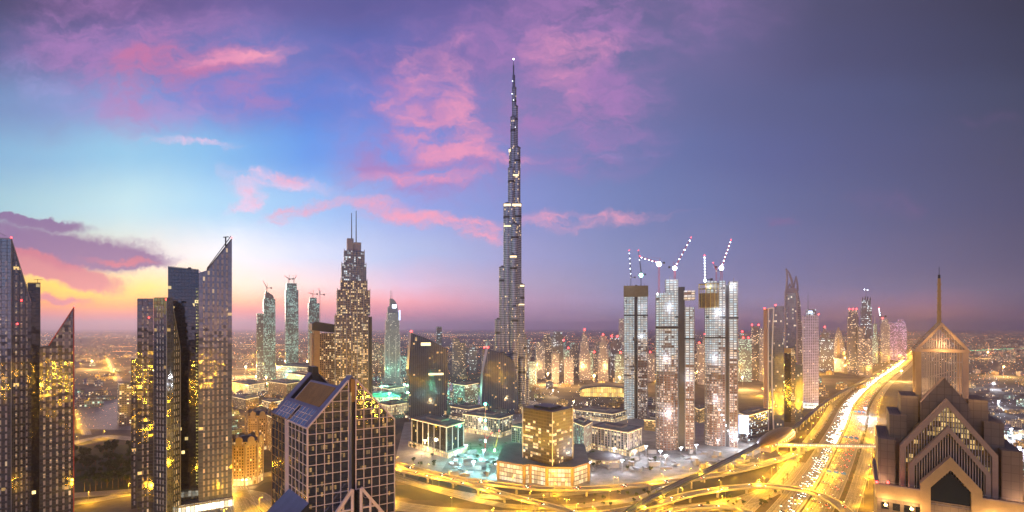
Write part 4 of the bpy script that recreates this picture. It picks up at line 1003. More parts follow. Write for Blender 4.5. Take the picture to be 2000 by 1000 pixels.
# three at left
steptower('unfinished_tower', 'dim narrow tower attached to the left side of the leftmost teal lit tower', 1990, [(502,514,612)], M['tealdim'], 40)
r_, F = steptower('unfinished_tower', 'leftmost of three teal lit unfinished towers, with slanted crown', 2000, [(515,538,584)], M['teal'], 44)
MB().profile(F, [(F.lx(517),zpx(584,2000)),(F.lx(536),zpx(584,2000)),(F.lx(534),zpx(577,2000)),(F.lx(519),zpx(567,2000))], 8, 34).build('crown', M['tealdim'], r_)
crane('red crane leaning left on top of the leftmost teal lit tower', 521, 2000, 568, 562, (514,549), color='redpaint', scale=2)
r_, F = steptower('unfinished_tower', 'middle teal lit unfinished tower, tallest of the three', 2050, [(558,583,566),(560,580,553)], M['teal'], 44)
crane('left crane on top of the middle teal lit tower', 564, 2050, 553, 544, (556,539), color='redpaint', scale=2)
crane('right crane on top of the middle teal lit tower', 574, 2050, 553, 545, (579,538), color='redpaint', scale=2)
r_, F = steptower('unfinished_tower', 'rightmost teal lit unfinished tower beside the golden framed hotel', 2000, [(603,624,592),(605,619,581)], M['teal'], 44)
crane('red crane pointing left on the rightmost teal lit tower', 611, 2000, 581, 574, (603,572), color='redpaint', scale=2)
crane('tall thin crane at the right edge of the rightmost teal lit tower', 624.5, 2000, 640, 575, (623,564), color='steel', scale=2)

# ================================================================== curved top hotel tower
D2 = 1800; F = face(752, 781, D2, 6); root = thing('curved_top_hotel_tower', 'slender hotel tower with curved sail top and twin masts, left of the dark wedge tower', 'tower', F.loc())
M['hotelpale'] = facade('pale_balcony_grid', (.42,.42,.44), (.12,.13,.14), 3.4, 3.8, .12, (.3,.85), .14, (1,.95,.75), (.8,1,.95), .8, band=.4)
for a, b_, yt, yb in ((752,781,655,None),(754,780,625,655),(757,779,610,625)):
    tier(root, F, a, b_, yt, yb, D2, 0, 40, [M['hotelpale'], M['roof']])
for a in (752,760,773,781): 
    x = F.lx(a); MB().box(F, x-.9, x+.9, -1.5, 0, 0, zpx(655,D2)).build('pier', M['white'], root)
pts = [(F.lx(758),zpx(610,D2)),(F.lx(778),zpx(610,D2))]+[(F.lx(765)+(F.lx(778)-F.lx(765))*math.cos(a_), zpx(610,D2)+(zpx(583,D2)-zpx(610,D2))*math.sin(a_)) for a_ in [math.pi/2*i/8 for i in range(1, 9)]]+[(F.lx(762),zpx(583,D2)),(F.lx(762),zpx(597,D2)),(F.lx(758),zpx(600,D2))]
MB().profile(F, pts, 8, 30).build('sail_crown', M['mauveclad'], root)
MB().box(F, F.lx(779.5), F.lx(782), 2, 8, zpx(625,D2), zpx(606,D2)).build('side_sign', M['screen'], root)
MB().box(F, F.lx(767), F.lx(774), 7.2, 7.9, zpx(601,D2), zpx(595,D2)).build('lit_sign', M['lampw'], root)
for px in (763.5,766.5): p = F.p(F.lx(px), 18, 0); MB().cyl(p[0], p[1], 1., zpx(590,D2), zpx(566,D2), 6, r1=.5).build('mast', M['steel'], root)
tier(root, F, 746, 786, 738, None, D2, -8, 50, [M['hotelpale'], M['roof']], 'podium')

# ================================================================== two dark wedge towers
M['wedge'] = facade('navy_fin_glass', (.03,.045,.11), (.02,.04,.12), 4.2, 3.9, .1, (.06,.94), .03, (1,.66,.25), (1,.9,.65), 1.2, gr=.09, ior=1.65, jit=.015, band=.9)
M['wedgeroof'] = pmat('navy_roof_glass', (.04,.07,.2), .3, .2, .2)
M['finmat'] = pmat('grey_fin', (.12,.13,.19), .4, .3, .2)
def wedge(label, D, tops, bot, depth, turn, nf):
    F = face(bot[0], bot[1], D, turn); root = thing('wedge_tower', label, 'tower', F.loc())
    top = [F.P(a, b_) for a, b_ in tops]
    x0, x1 = F.lx(bot[0]), F.lx(bot[1]); left = [(x0,0),]+[(F.lx(a), zpx(b_, D)) for a, b_ in bot[2]]
    right = [(F.lx(a), zpx(b_, D)) for a, b_ in bot[3]]+[(x1,0)]
    pts = [left[0], right[-1]]+right[:-1][::-1]+top[::-1]+left[1:][::-1]
    MB().profile(F, pts, 0, depth, 0, 1).build('wall', [M['wedge'], M['wedgeroof']], root)
    tf = prof_fn(top)
    for i in range(nf):
        x = x0+(x1-x0)*(i+.5)/nf; xx = min(max(x, top[0][0]+.3), top[-1][0]-.3)
        MB().bar(F.p(x,-.7,0), F.p(xx,-.7,tf(xx)+1.5), .75).build('fin', M['finmat'], root)
        MB().bar(F.p(xx,-.4,tf(xx)+.6), F.p(xx,depth,tf(xx)+.6), .6).build('roof_rib', M['finmat'], root)
    beacon(root, [F.p(top[0][0],-.5,top[0][1]+3)], 2.0)
    return root, F
r_, F = wedge('dark navy glass wedge tower with sloped ribbed roof, the larger and left one', 1100, [(803,650),(840,664),(874,682)], (799,872,[(798,720)],[(875,730)]), 45, 8, 19)
MB().box(F, F.lx(822), F.lx(841), -1.2, -.9, zpx(675,1100), zpx(669,1100)).build('lit_sign', M['glow_w'], r_)
MB().box(F, F.lx(837), F.lx(866), -1.1, -.9, zpx(733,1100), zpx(729,1100)).build('lit_floor', M['glow_w'], r_)
r_, F = wedge('dark navy glass wedge tower with curved sides, right in front of the supertall tower', 1180, [(953,681),(980,690),(1004,706)], (942,1012,[(941,775),(943,730)],[(1006,715),(1011,745),(1013,780)]), 45, 8, 17)

# ================================================================== supertall
M['burj'] = facade('steel_band_glass', (.42,.41,.46), (.11,.12,.16), 2.4, 4.4, .13, (.3,.97), .035, (1,.7,.33), (1,.9,.68), 1.8, gr=.16, ior=2.1, wrough=.35, wmetal=.3, band=.8)
DB = 1250; root = thing('supertall_tower', 'supertall stepped spire tower of bundled steel tubes in the centre, highest of all', 'tower', (3.75, DB, 0))
M['burjring'] = pmat('dark_mechanical_band', (.05,.045,.05), .5, .2, .2)
def tube(pl, pr, yt, off, yb=None, cap=True):
    x0, x1 = (pl-1000)*DB/1000, (pr-1000)*DB/1000; r = (x1-x0)/2; cx_ = (x0+x1)/2; zt = zpx(yt, DB); zb_ = 0 if yb is None else zpx(yb, DB)
    MB().cyl(cx_, DB+off, r, zb_, zt, 20).build('tube', M['burj'], root)
    if cap:
        MB().cyl(cx_, DB+off, r+.5, zt-1.2, zt+1.0, 20).build('rim', M['finmat'], root)
        MB().cyl(cx_, DB+off, r*.55, zt, zt+4, 10).build('rooftop_plant', M['burjring'], root)
        for zz_ in ([zt-30] if zt > 90 else []): MB().cyl(cx_, DB+off, r+.25, zz_-5, zz_, 20).build('mechanical_band', M['burjring'], root)
# left wing, right wing, front wing, core: (left px, right px, top y, offset toward +y)
for a in ((966.5,983,624,6),(974.5,990,522,3),(983,999.5,399,0),(992,1006,330,-2),(994,1008,290,6),(997,1007.5,230,-1),(1000,1008.5,172,1),
          (1019,1034,740,8),(1013,1028,654,6),(1009,1024.5,556,3),(1003.5,1018.5,398,0),(1003,1016.5,289,1),(1002.5,1011.5,208,1),
          (999,1012,600,-24),(997,1011,690,-38),(996,1010,500,-14),(997.5,1013,440,-9),(972,988,690,-14),(1012,1027,700,-14)):
    tube(*a)
for px0, px1, y0 in ((1000.8,1006.2,147),(1001.6,1004.4,128)):
    x0, x1 = (px0-1000)*1.25, (px1-1000)*1.25; MB().cyl((x0+x1)/2, DB, (x1-x0)/2, zpx(175,DB), zpx(y0,DB), 10).build('pinnacle', M['finmat'], root)
MB().cyl(3.75, DB, 1.1, zpx(130,DB), zpx(116,DB), 8, r1=.3).build('spire', M['steel'], root); MB().ball((3.75,DB,zpx(115.5,DB)), 1.5).build('spire_light', M['lampw'], root)
for pl, pr, y0, y1, off in ((992.5,1017,296,292,-1),(983,1019,404,400,-9.6),(983,1010,444,442,-10),(1009,1024.8,560,557,-6.5),(1008,1025,596,594,-8),(995,1010,505,502,-22.4),(999,1014,345,343,-9)):
    x0, x1 = (pl-1000)*1.25, (pr-1000)*1.25; MB().box(Fr((0,DB),(1,0)), x0+1.5, x1-1.5, off-.9, off+6, zpx(y0,DB), zpx(y1,DB)).build('lit_band', M['glow_w'], root)
MB().cyl(3.75, DB, 62, 0, 16, 24).build('podium', [M['hotelgrid']], root)
for px, yy in ((1001,160),(1003,197),(1000,185),(1006,250)): MB().ball(((px-1000)*1.25, DB-5, zpx(yy,DB)), .7).build('beacon', M['lampw'], root)

# ================================================================== the three tall unfinished towers
M['slab'] = pmat('raw_concrete_slab', (.24,.23,.24), .85, 0, .25, .3)
M['worklit'] = facade('work_lit_interior', (.2,.17,.16), (.16,.15,.16), 5.5, 3.9, .06, (.06,.75), 2.4, (.62,.88,1), (1,.95,.85), .85, band=.5, rv=.5, gr=.4, ior=1.4)
M['worklit2'] = facade('work_lit_warm', (.2,.17,.16), (.2,.13,.1), 5.5, 3.9, .06, (.06,.75), 1.0, (1,.78,.5), (.85,.92,1), .9, band=.7, rv=.7, gr=.4, ior=1.4)
M['insul'] = facade('red_brown_infill', (.35,.17,.11), (.16,.09,.07), 2.75, 3.9, .12, (.1,.75), .5, (1,.8,.6), (.8,.9,1), .9, band=.6, gr=.4, ior=1.4)
M['net'] = pmat('ochre_debris_net', (.2,.15,.08), .8, 0, .5, .5)
def unfinished(label, D, turn, wings, depth, ybase, netpx=None):
    a0 = min(w[0] for w in wings); b0 = max(w[1] for w in wings)
    F = face(a0, b0, D, turn); root = thing('unfinished_skyscraper', label, 'skyscraper', F.loc())
    for (pl, pr, yt, y0, y1, kind, rnd) in wings:
        x0, x1 = F.lx(pl), F.lx(pr); zt = zpx(yt, D)
        if kind == 'core': MB().box(F, x0, x1, y0, y1, 0, zt, 0, 0).build('core', M['dark'], root); continue
        ins = 1.3
        if rnd:
            cx_, r = (x0+x1)/2, (x1-x0)/2; ry = (y1-y0)/2
            foot = [(cx_+(r-ins)*math.cos(t), (y0+y1)/2+(ry-ins)*math.sin(t)) for t in [2*math.pi*i/20 for i in range(20)]]
            foot2 = [(cx_+r*math.cos(t), (y0+y1)/2+ry*math.sin(t)) for t in [2*math.pi*i/20 for i in range(20)]]
        else:
            foot = [(x0+ins,y0+ins),(x1-ins,y0+ins),(x1-ins,y1-ins),(x0+ins,y1-ins)]; foot2 = [(x0,y0),(x1,y0),(x1,y1),(x0,y1)]
        W2 = [F.p(a, b_, 0)[:2] for a, b_ in foot]; W3 = [F.p(a, b_, 0)[:2] for a, b_ in foot2]
        zs = [0, zt*.48, zt*.6, zt] if kind != 'warm' else [0, zt*.3, zt*.5, zt]
        for (za, zb_, mt) in zip(zs, zs[1:], ('insul','worklit2','worklit') if kind != 'warm' else ('worklit','worklit2','worklit')):
            MB().prism(W2, za, zb_).build('interior', M[mt], root)
        fl = 3.9; n = int(zt/fl); src = None
        for i in range(1, n+1):
            if src is None:
                src = MB().prism(W3, fl-.9, fl).build('floor_slab', M['slab'], root)
            else: c = src.copy(); COL.objects.link(c); c.parent = root; c.location = (0,0,fl*(i-1))
        nc = max(2, int((x1-x0)/5.5))
        for i in range(nc+1):
            t = i/nc; x = x0+.5+(x1-x0-1)*t
            yy = (y0+y1)/2-(y1-y0)/2*math.sqrt(max(.0, 1-((x-(x0+x1)/2)/((x1-x0)/2))**2))*.97 if rnd else y0+.4
            MB().box(F, x-.45, x+.45, yy-.35, yy+.6, 0, zt).build('column', M['slab'], root)
        for i in range(nc):   # rough open top storeys
            x = x0+.8+(x1-x0-1.6)*i/nc; MB().box(F, x, x+.7, y0+2, y0+3, zt, zt+random.uniform(2,6.5)).build('starter_column', M['slab'], root)
        MB().box(F, x0-.6, x1+.6, y0-.6, y0, zt*.775, zt*.775+3).build('screen_band', M['dark'], root)
    return root, F
def ht(root, F, px, yp, D, mat, r, y_=-2, nm='work_lamp'):
    MB().ball(F.p(F.lx(px), y_, zpx(yp, D)), r, n=8).build(nm, M[mat], root)
def worklight(root, F, px, yp, D, e_, col=(.8,.88,1), y_=-8):
    ld = bpy.data.lights.new('work_light', 'POINT'); ld.energy = e_*.3; ld.color = col; ld.shadow_soft_size = 1.5
    lo = bpy.data.objects.new('work_light', ld); COL.objects.link(lo); lo.parent = root; lo.location = Vector(F.p(F.lx(px), y_, zpx(yp, D)))-root.location
D = 1120; root, F = unfinished('unfinished skyscraper with brown top, leftmost of the three brightly lit ones', D, 4, [(1219,1241,559,0,34,'warm',True),(1241,1245,556,6,30,'core',False),(1245,1265,559,0,34,'std',False)], 34, 815)
MB().box(F, F.lx(1218), F.lx(1266), -1, 0, zpx(580,D), zpx(558,D)).build('debris_net', M['net'], root)
ht(root, F, 1252, 657, D, 'lampw', 2.2); worklight(root, F, 1252, 600, D, 22000); worklight(root, F, 1252, 657, D, 22000); worklight(root, F, 1230, 550, D, 15000)
D = 830; root, F = unfinished('unfinished skyscraper with rounded left wing, the middle of the three brightly lit ones', D, 5, [(1281,1325,572,0,34,'std',True),(1300,1326,545,8,26,'std',False),(1326,1338,560,4,30,'core',False),(1338,1357,600,2,30,'std',False)], 34, 880)
MB().box(F, F.lx(1336), F.lx(1358), 0, 20, zpx(586,D), zpx(568,D)).build('top_platform', M['worklit2'], root)
ht(root, F, 1307, 808, D, 'lampw', 2.6); ht(root, F, 1284, 574, D, 'lampw', 1.6)
for a, b_, e in ((1307,808,90000),(1300,700,60000),(1310,600,60000),(1315,545,60000),(1345,740,40000)): worklight(root, F, a, b_, D, e)
D = 860; root, F = unfinished('unfinished skyscraper with ochre netted top, rightmost of the three brightly lit ones', D, 5, [(1377,1417,600,0,34,'std',True),(1380,1402,548,6,24,'std',False),(1404,1418,548,4,24,'std',False),(1418,1424,556,4,30,'core',False),(1424,1442,550,2,30,'std',False)], 34, 870)
mb = MB(); p0 = F.p((F.lx(1369)+F.lx(1402))/2, 10, 0); mb.cyl(p0[0], p0[1], 14.6, zpx(600,D), zpx(572,D), 14, r1=16); mb.build('debris_net', M['net'], root)
for i in range(14):
    t = 2*math.pi*i/14; MB().bar((p0[0]+16.6*math.cos(t),p0[1]+16.6*math.sin(t),zpx(602,D)), (p0[0]+16.6*math.cos(t),p0[1]+16.6*math.sin(t),zpx(553,D)), .5).build('scaffold_post', M['yellowpaint'], root)
mb = MB()
for zz_ in (598,586,574,563,554): mb.cyl(p0[0], p0[1], 16.8, zpx(zz_,D), zpx(zz_,D)+.6, 14)
mb.build('scaffold_deck', M['net'], root)
ht(root, F, 1406, 611, D, 'lampw', 2.4); ht(root, F, 1436, 856, D, 'lampw', 2)
for i in range(7): ht(root, F, 1405+i*4.2, 800+i*10, D, 'lampw', .9, -3, 'stair_lamp')
for a, b_, e in ((1406,611,80000),(1395,700,60000),(1385,560,60000),(1430,560,60000),(1436,850,100000),(1400,780,60000)): worklight(root, F, a, b_, D, e)
crane('lit vertical crane left on the leftmost bright skyscraper', 1232, 1120, 559, 541, (1229,488), color='dark', lamps=5, scale=1.1)
crane('crane with green white lamp right on the leftmost bright skyscraper', 1252, 1120, 559, 535, (1247,488), color='dark', lamps=1, toplamp=('lampg',4.2), scale=1.1)
crane('red crane with long jib pointing left over the middle bright skyscraper', 1287, 830, 572, 512, (1249,498), color='redpaint', lamps=5, toplamp=('lampw',4.0), scale=1., wd=2)
crane('red crane with lit jib leaning right on the middle bright skyscraper', 1318, 830, 545, 520, (1350,464), color='redpaint', lamps=6, toplamp=('lampw',3.6), scale=1.1, wd=2)
crane('red crane with lit jib leaning right on the rightmost bright skyscraper', 1409, 860, 548, 520, (1428,468), color='redpaint', lamps=7, toplamp=('lampw',4.0), scale=1.1, wd=2)
crane('small red crane leaning left on the rightmost bright skyscraper', 1399, 860, 548, 528, (1393,512), color='redpaint', lamps=0, scale=.9)
crane('vertical light mast crane at the left end of the rightmost bright skyscraper', 1377, 860, 553, 545, (1376,498), color='steel', lamps=8, toplamp=('lampw',2.2), scale=1.3)
# ================================================================== right hand towers
random.seed(31)
M['bronze'] = pmat('bronze_stone', (.34,.22,.17), .6, 0, .15, .1)
M['blueglass2'] = facade('blue_curtain_glass', (.08,.09,.12), (.06,.09,.14), 2.8, 3.9, .05, (.08,.92), .06, (1,.85,.6), (.8,.95,1), 1.2, gr=.08, ior=2.3)
M['lavgrid'] = facade('lavender_square_window_grid', (.72,.62,.78), (.05,.05,.08), 3.9, 3.9, .2, (.22,.8), .05, (1,.85,.6), (1,1,1), .8, gr=.2)
D = 990; F = face(1492, 1532, D, 3)
root = thing('bronze_edged_tower', 'tower with bronze left edge, white curved frames and dark glass, right of the lit skyscrapers', 'tower', F.loc())
MB().box(F, 0, F.lx(1499.5), 0, 26, 0, zpx(603,D)).build('stone_wall', M['bronze'], root)
MB().box(F, F.lx(1500), F.lx(1513), 1, 26, 0, zpx(603,D), 0, 1).build('glass_wall', [M['blueglass2'], M['roof']], root)
def frame_strip(px0, px1, bend):
    mb = MB(); prev_ = None; n = 24
    for i in range(n+1):
        t = i/n; z = zpx(601,D)*(1-t); off = bend*math.sin(t*math.pi)*1.0; a = F.p(F.lx(px0+off), -.9, z)
        if prev_: mb.bar(prev_, a, px1)
        prev_ = a
    mb.build('white_frame', M['white'], root)
frame_strip(1500.5, 1.5, 0); frame_strip(1511, 1.9, -3.5)
MB().box(F, F.lx(1500), F.lx(1512), -1.4, 0, zpx(603,D), zpx(601,D)).build('white_frame', M['white'], root)
MB().box(F, F.lx(1513), F.lx(1531.5), -1, 28, 0, zpx(598,D), 0, 1).build('dark_wing', [M['blueglass2'], M['roof']], root)
beacon(root, [F.p(1,-.6,zpx(602,D)), F.p(F.lx(1515),0,zpx(596,D))], 1.5)
D = 1120; F = face(1533, 1566, D, 4)
root = thing('horned_crown_tower', 'blue glass tower with two curved horns crowning its top', 'tower', F.loc())
M['hornmat'] = pmat('grey_mauve_stone', (.3,.25,.3), .5, .1, .15)
MB().box(F, F.lx(1536), F.lx(1555), -1.5, 26, 0, zpx(572,D), 0, 1).build('glass_wall', [M['blueglass2'], M['roof']], root)
MB().box(F, F.lx(1533.5), F.lx(1536), 0, 26, 0, zpx(568,D)).box(F, F.lx(1555.1), F.lx(1558), 0, 26, 0, zpx(566,D)).build('corner_pier', M['hornmat'], root)
M['wavy'] = facade('balcony_grid', (.26,.22,.26), (.05,.05,.07), 2.2, 3.9, .15, (.35,.95), .1, (1,.85,.6), (1,1,.9), 1.)
MB().profile(F, [(F.lx(1558.2),0),(F.lx(1568),0),(F.lx(1566.5),zpx(640,D)),(F.lx(1563),zpx(590,D)),(F.lx(1558.2),zpx(566,D))], 1, 24).build('side_wing', M['wavy'], root)
def horn(pts, name='horn', w=3.2):
    mb = MB()
    for i, (a, b_) in enumerate(zip(pts, pts[1:])):
        for y_ in (3, 21): mb.bar(F.p(F.lx(a[0]),y_,zpx(a[1],D)), F.p(F.lx(b_[0]),y_,zpx(b_[1],D)), w*(1-.75*i/(len(pts)-1)), 0, w*(1-.75*(i+1)/(len(pts)-1)))
        mb.bar(F.p(F.lx(b_[0]),3,zpx(b_[1],D)), F.p(F.lx(b_[0]),21,zpx(b_[1],D)), 1.)
    mb.build(name, M['hornmat'], root)
horn([(1536,570),(1537.5,555),(1538,540),(1537.5,530),(1535.5,523)]); horn([(1549,568),(1549,556),(1546,543),(1542,532),(1535.5,523)])
horn([(1549,568),(1552,556),(1554,546),(1555.5,539)], w=2.4); horn([(1559,568),(1558.5,556),(1557,546),(1555.5,539)], w=2.4)
horn([(1537,570),(1543,553),(1549,570)], 'arch_brace', 1.8)
MB().box(F, F.lx(1537), F.lx(1555), 1, 24, zpx(572,D), zpx(563,D)).build('crown_base', M['hornmat'], root)
D = 1080; F = face(1531, 1570, D, 2); root = thing('annex_tower', 'lower annex with golden lit corner at the foot of the horned tower', 'tower', F.loc())
for a, b_, yt, mt in ((1532,1545,682,'darkglass'),(1545.3,1553,680,'warmgrid'),(1553.3,1568,712,'blueglass2')): MB().box(F, F.lx(a), F.lx(b_), 0, 20, 0, zpx(yt,D), 0, 1).build('wing', [M[mt], M['bronze']], root)
MB().box(F, F.lx(1531), F.lx(1545), -1, 8, zpx(690,D), zpx(680,D)).build('golden_cornice', M['goldpanel'], root)
D = 1260; F = face(1569, 1599, D, 6); root = thing('lavender_grid_tower', 'pale lavender tower with square window grid and lit crown, next to the horned tower', 'tower', F.loc())
MB().box(F, 0, F.W, 0, 30, 14, zpx(616,D), 0, 1).build('wall', [M['lavgrid'], M['roof']], root); MB().box(F, 1, F.W-1, 1, 29, 0, 14).build('lobby', M['lobby'], root)
MB().box(F, F.lx(1576), F.lx(1594), 3, 26, zpx(616,D), zpx(604,D), 0, 1).build('crown_box', [M['coolgrid'], M['roof']], root)
MB().box(F, F.lx(1579), F.lx(1587), 2.6, 3, zpx(612,D), zpx(607,D)).build('lit_sign', M['screen'], root)
p = F.p(F.lx(1579.5), 14, 0); MB().cyl(p[0],p[1],.9,zpx(604,D),zpx(570,D),6,r1=.3).build('mast', M['steel'], root)
beacon(root, [F.p(F.W,0,zpx(614,D))], 1.4)
# distant towers beside the highway
M['cityA'] = facade('city_lit_a', (.2,.16,.19), (.07,.07,.09), 4, 4, .12, (.2,.85), .22, (1,.72,.4), (1,.92,.8), 1.5, band=.6)
M['cityB'] = facade('city_lit_b', (.36,.3,.33), (.12,.12,.15), 4, 4, .14, (.25,.85), .22, (1,.85,.55), (.8,.95,1), 1.3, band=.4)
M['cityC'] = facade('city_lit_c', (.14,.13,.18), (.05,.06,.1), 4, 4, .08, (.15,.85), .16, (.7,.9,1), (1,.9,.7), 1.6, band=.8)
M['cityD'] = facade('city_teal', (.25,.28,.28), (.1,.16,.16), 4, 4, .12, (.2,.85), .4, (.55,1,.8), (.9,1,.85), 1.1, band=.5)
M['cityP'] = facade('city_purple', (.34,.2,.36), (.14,.08,.17), 4, 4, .12, (.2,.85), .45, (1,.6,1), (1,.85,1), 1.1, band=.4)
M['cityY'] = facade('city_gold', (.4,.28,.14), (.2,.14,.07), 4, 4, .14, (.25,.85), .5, (1,.6,.2), (1,.8,.4), 1.3, band=.4)
def ct(label, D, steps, mt, red=None, turn=5, depth=38, extra=None, cat='tower', name='distant_tower', group=None):
    root, F = steptower(name, label, D, steps, M[mt], depth, turn, cat, group)
    if red:
        for px in red if isinstance(red, (list, tuple)) else [red]: beacon(root, [F.p(F.lx(px), 4, zpx(steps[-1][2]-2.5, D))], D*.0016)
    return root, F
ct('dark stepped tower low behind the lavender grid tower', 2300, [(1601,1629,662),(1605,1620,650),(1608,1614,641)], 'cityC', [1611])
r_, F = ct('pale block under the arched sail tower, by golden streets', 2350, [(1630,1648,700)], 'cityB'); 
F = face(1629, 1647, 2350, 2); root = thing('arched_sail_tower', 'pointed arch shaped tower between the dark stepped tower and the red crowned tower', 'tower', F.loc())
MB().profile(F, [(0,0),(F.W,0),(F.W,zpx(668,2350)),(F.W*.8,zpx(650,2350)),(F.W*.5,zpx(638,2350)),(F.W*.22,zpx(652,2350)),(0,zpx(672,2350))], 42, 66, 0, 1).build('wall', [M['cityB'], M['hornmat']], root)
MB().profile(F, [(F.W*.2,0),(F.W*.7,0),(F.W*.62,zpx(665,2350)),(F.W*.45,zpx(656,2350))], 40.5, 41.9).build('central_arch', M['tan'], root)
ct('red crowned tower with lit floors on the left of the tall pair by the highway', 2150, [(1656,1677,618),(1658,1675,606)], 'cityA', [1659,1666,1673])
ct('slim brown tower between the red crowned tower and the twin horned one', 2100, [(1676,1690,638)], 'cityA')
r_, F = ct('tall dark tower with four short horns beside the highway', 2120, [(1682,1703,600),(1684,1701,586)], 'cityC')
for px in (1685,1690,1695,1700): MB().bar(F.p(F.lx(px),10,zpx(586,2120)), F.p(F.lx(px+.6),10,zpx(578+abs(px-1692)*.3,2120)), 3.4, 0, 1.5).build('horn', M['dark'], r_)
for px, yp in ((1689,565),(1695,566)): MB().ball(F.p(F.lx(px),12,zpx(yp,2120)), 1.6).build('beacon', M['lampw'], r_)
MB().bar(F.p(F.lx(1692),12,zpx(584,2120)), F.p(F.lx(1692),12,zpx(564,2120)), 1.).bar(F.p(F.lx(1688.5),12,zpx(565,2120)), F.p(F.lx(1695.5),12,zpx(566,2120)), .8).build('mast', M['steel'], r_)
ct('brown tower hugging the right side of the four horned tower', 2080, [(1690,1704,662)], 'cityA')
r_, F = ct('greenish floodlit slim tower with thin spire left of the purple tower', 2900, [(1704,1715,660),(1706,1713,632)], 'cityD')
MB().bar(F.p(F.lx(1709.5),15,zpx(632,2900)), F.p(F.lx(1709.5),15,zpx(612,2900)), 2.5, 0, .8).build('spire', M['white'], r_)
ct('mid grey tower with bright lit windows in front of the purple tower', 2900, [(1721,1738,632),(1723,1735,624)], 'cityB', [1724])
crane('distant crane strung with white lamps near the greenish slim tower', 1719, 2800, 640, 618, (1716.5,601), color='steel', lamps=4, scale=3)
r_, F = ct('purple lit broad tower with rounded top near the end of the highway', 3100, [(1746,1771,640),(1749,1769,630),(1753,1766,624)], 'cityP')
ct('purple lit lower tower left of the rounded purple tower', 3150, [(1735,1747,630)], 'cityP')
# behind and beside the lit skyscrapers on the right
ct('greenish lit block just right of the rightmost bright skyscraper', 1900, [(1443,1468,662)], 'cityD', [1452,1462])
ct('dark tower with striped lit floors behind the greenish lit block', 1950, [(1467,1484,660),(1468,1483,637)], 'cityA', [1469,1482])
ct('pale thin tower left of the bronze edged tower', 1900, [(1484,1492,650),(1485,1491,641)], 'cityB')
ct('brown slab seen between the middle and right bright skyscrapers', 1900, [(1357,1372,690)], 'cityA')
ct('pale towers base seen in the gap between the bright skyscrapers', 1800, [(1363,1377,672)], 'cityB', [1366])
ct('slim pale tower behind the gap right of the leftmost bright skyscraper', 1900, [(1265,1279,690)], 'cityB', [1270])
ct('dark tower with red beacon far behind the gap by the bronze edged tower', 2500, [(1446,1456,650)], 'cityC', [1450])
# skyline right of the supertall
SK = [
 ('thin dark tower just right of the supertall tower', 2050, [(1027,1035,664)], 'cityC', None),
 ('short teal lit tower at the right foot of the supertall tower', 1800, [(1034,1048,706)], 'cityD', None),
 ('pale rounded tower left in the downtown cluster', 2000, [(1047,1064,676),(1049,1062,668)], 'cityB', None),
 ('grey tower with square notch standing behind the pale rounded tower', 2200, [(1059,1079,660),(1063,1075,653)], 'cityA', None),
 ('tall dark slab with stepped top in the downtown cluster', 2100, [(1079,1100,656),(1082,1098,648)], 'cityC', None),
 ('pale tower in front of the tall dark slab', 1850, [(1078,1092,690),(1080,1090,686)], 'cityB', None),
 ('cream tower low in front of the small gap of the cluster', 1800, [(1103,1120,702),(1105,1118,698)], 'cityB', None),
 ('grey blue tower behind the cream tower', 2150, [(1102,1112,684)], 'cityD', None),
 ('dark purple tower left of the red topped tower', 2250, [(1114,1132,682),(1117,1129,673)], 'cityA', None),
 ('stepped pale tower with pointed top and red beacon, left one of two', 1950, [(1132,1153,690),(1134,1150,668),(1137,1146,654),(1140,1144,646)], 'cityB', [1142]),
 ('teal lit narrow tower beside the red topped tower', 2000, [(1152,1159,684)], 'cityD', None),
 ('brown tower with red lights between the two pointed towers', 2200, [(1159,1169,690)], 'cityA', [1161]),
 ('pale slim tower with pointed top and red beacon, right one of two', 1900, [(1169,1188,690),(1171,1186,668),(1174,1183,656)], 'cityB', [1178]),
 ('dark tower with lit billboard left of the leftmost bright skyscraper', 2050, [(1193,1214,668),(1195,1209,659)], 'cityC', [1195,1206]),
 ('light blue lit tower low beside the leftmost bright skyscraper', 1850, [(1202,1219,696),(1204,1217,691)], 'cityD', [1212]),
 ('tall thin grey tower behind the leftmost bright skyscraper', 2100, [(1210,1222,622)], 'cityB', None),
 ('tall very slim tower rising behind the gap between the wedge towers', 2300, [(853,863,638)], 'cityC', None),
 ('dark tower left in the group between the wedge towers', 2100, [(884,899,668),(885,897,661)], 'cityA', None),
 ('dark tower right beside it in the group between the wedge towers', 2150, [(899,909,670)], 'cityA', None),
 ('small dark pointed tower alone between the wedge towers', 2200, [(918,931,684),(920,928,677)], 'cityC', None),
 ('dim tower touching the left edge of the right wedge tower', 2250, [(942,951,681)], 'cityA', [946]),
 ('reddish tower left of the curved top hotel tower', 2250, [(740,752,672)], 'cityA', None),
 ('dim brown tower between the twin spire tower and the reddish tower', 2300, [(727,740,668)], 'cityA', None),
 ('greenish lit low tower between the curved top hotel and the wedge', 2100, [(783,797,695)], 'cityD', None),
 ('small dim tower right of the leftmost teal lit tower', 2100, [(539,551,700)], 'cityC', None),
 ('grey block tower standing alone in the sandy plain at left', 1040, [(233,256,748)], 'cityA', None)]
for lb, D, st, mt, red in SK:
    r_, F = ct(lb, D, st, mt, red)
    if 'pointed' in lb:
        a, b_, yt = st[-1]; c_ = F.p(F.lx((a+b_)/2), 19, 0); MB().cyl(c_[0], c_[1], 2.2, zpx(yt,D), zpx(yt-9,D), 6, r1=.4).build('spire', M['steel'], r_)
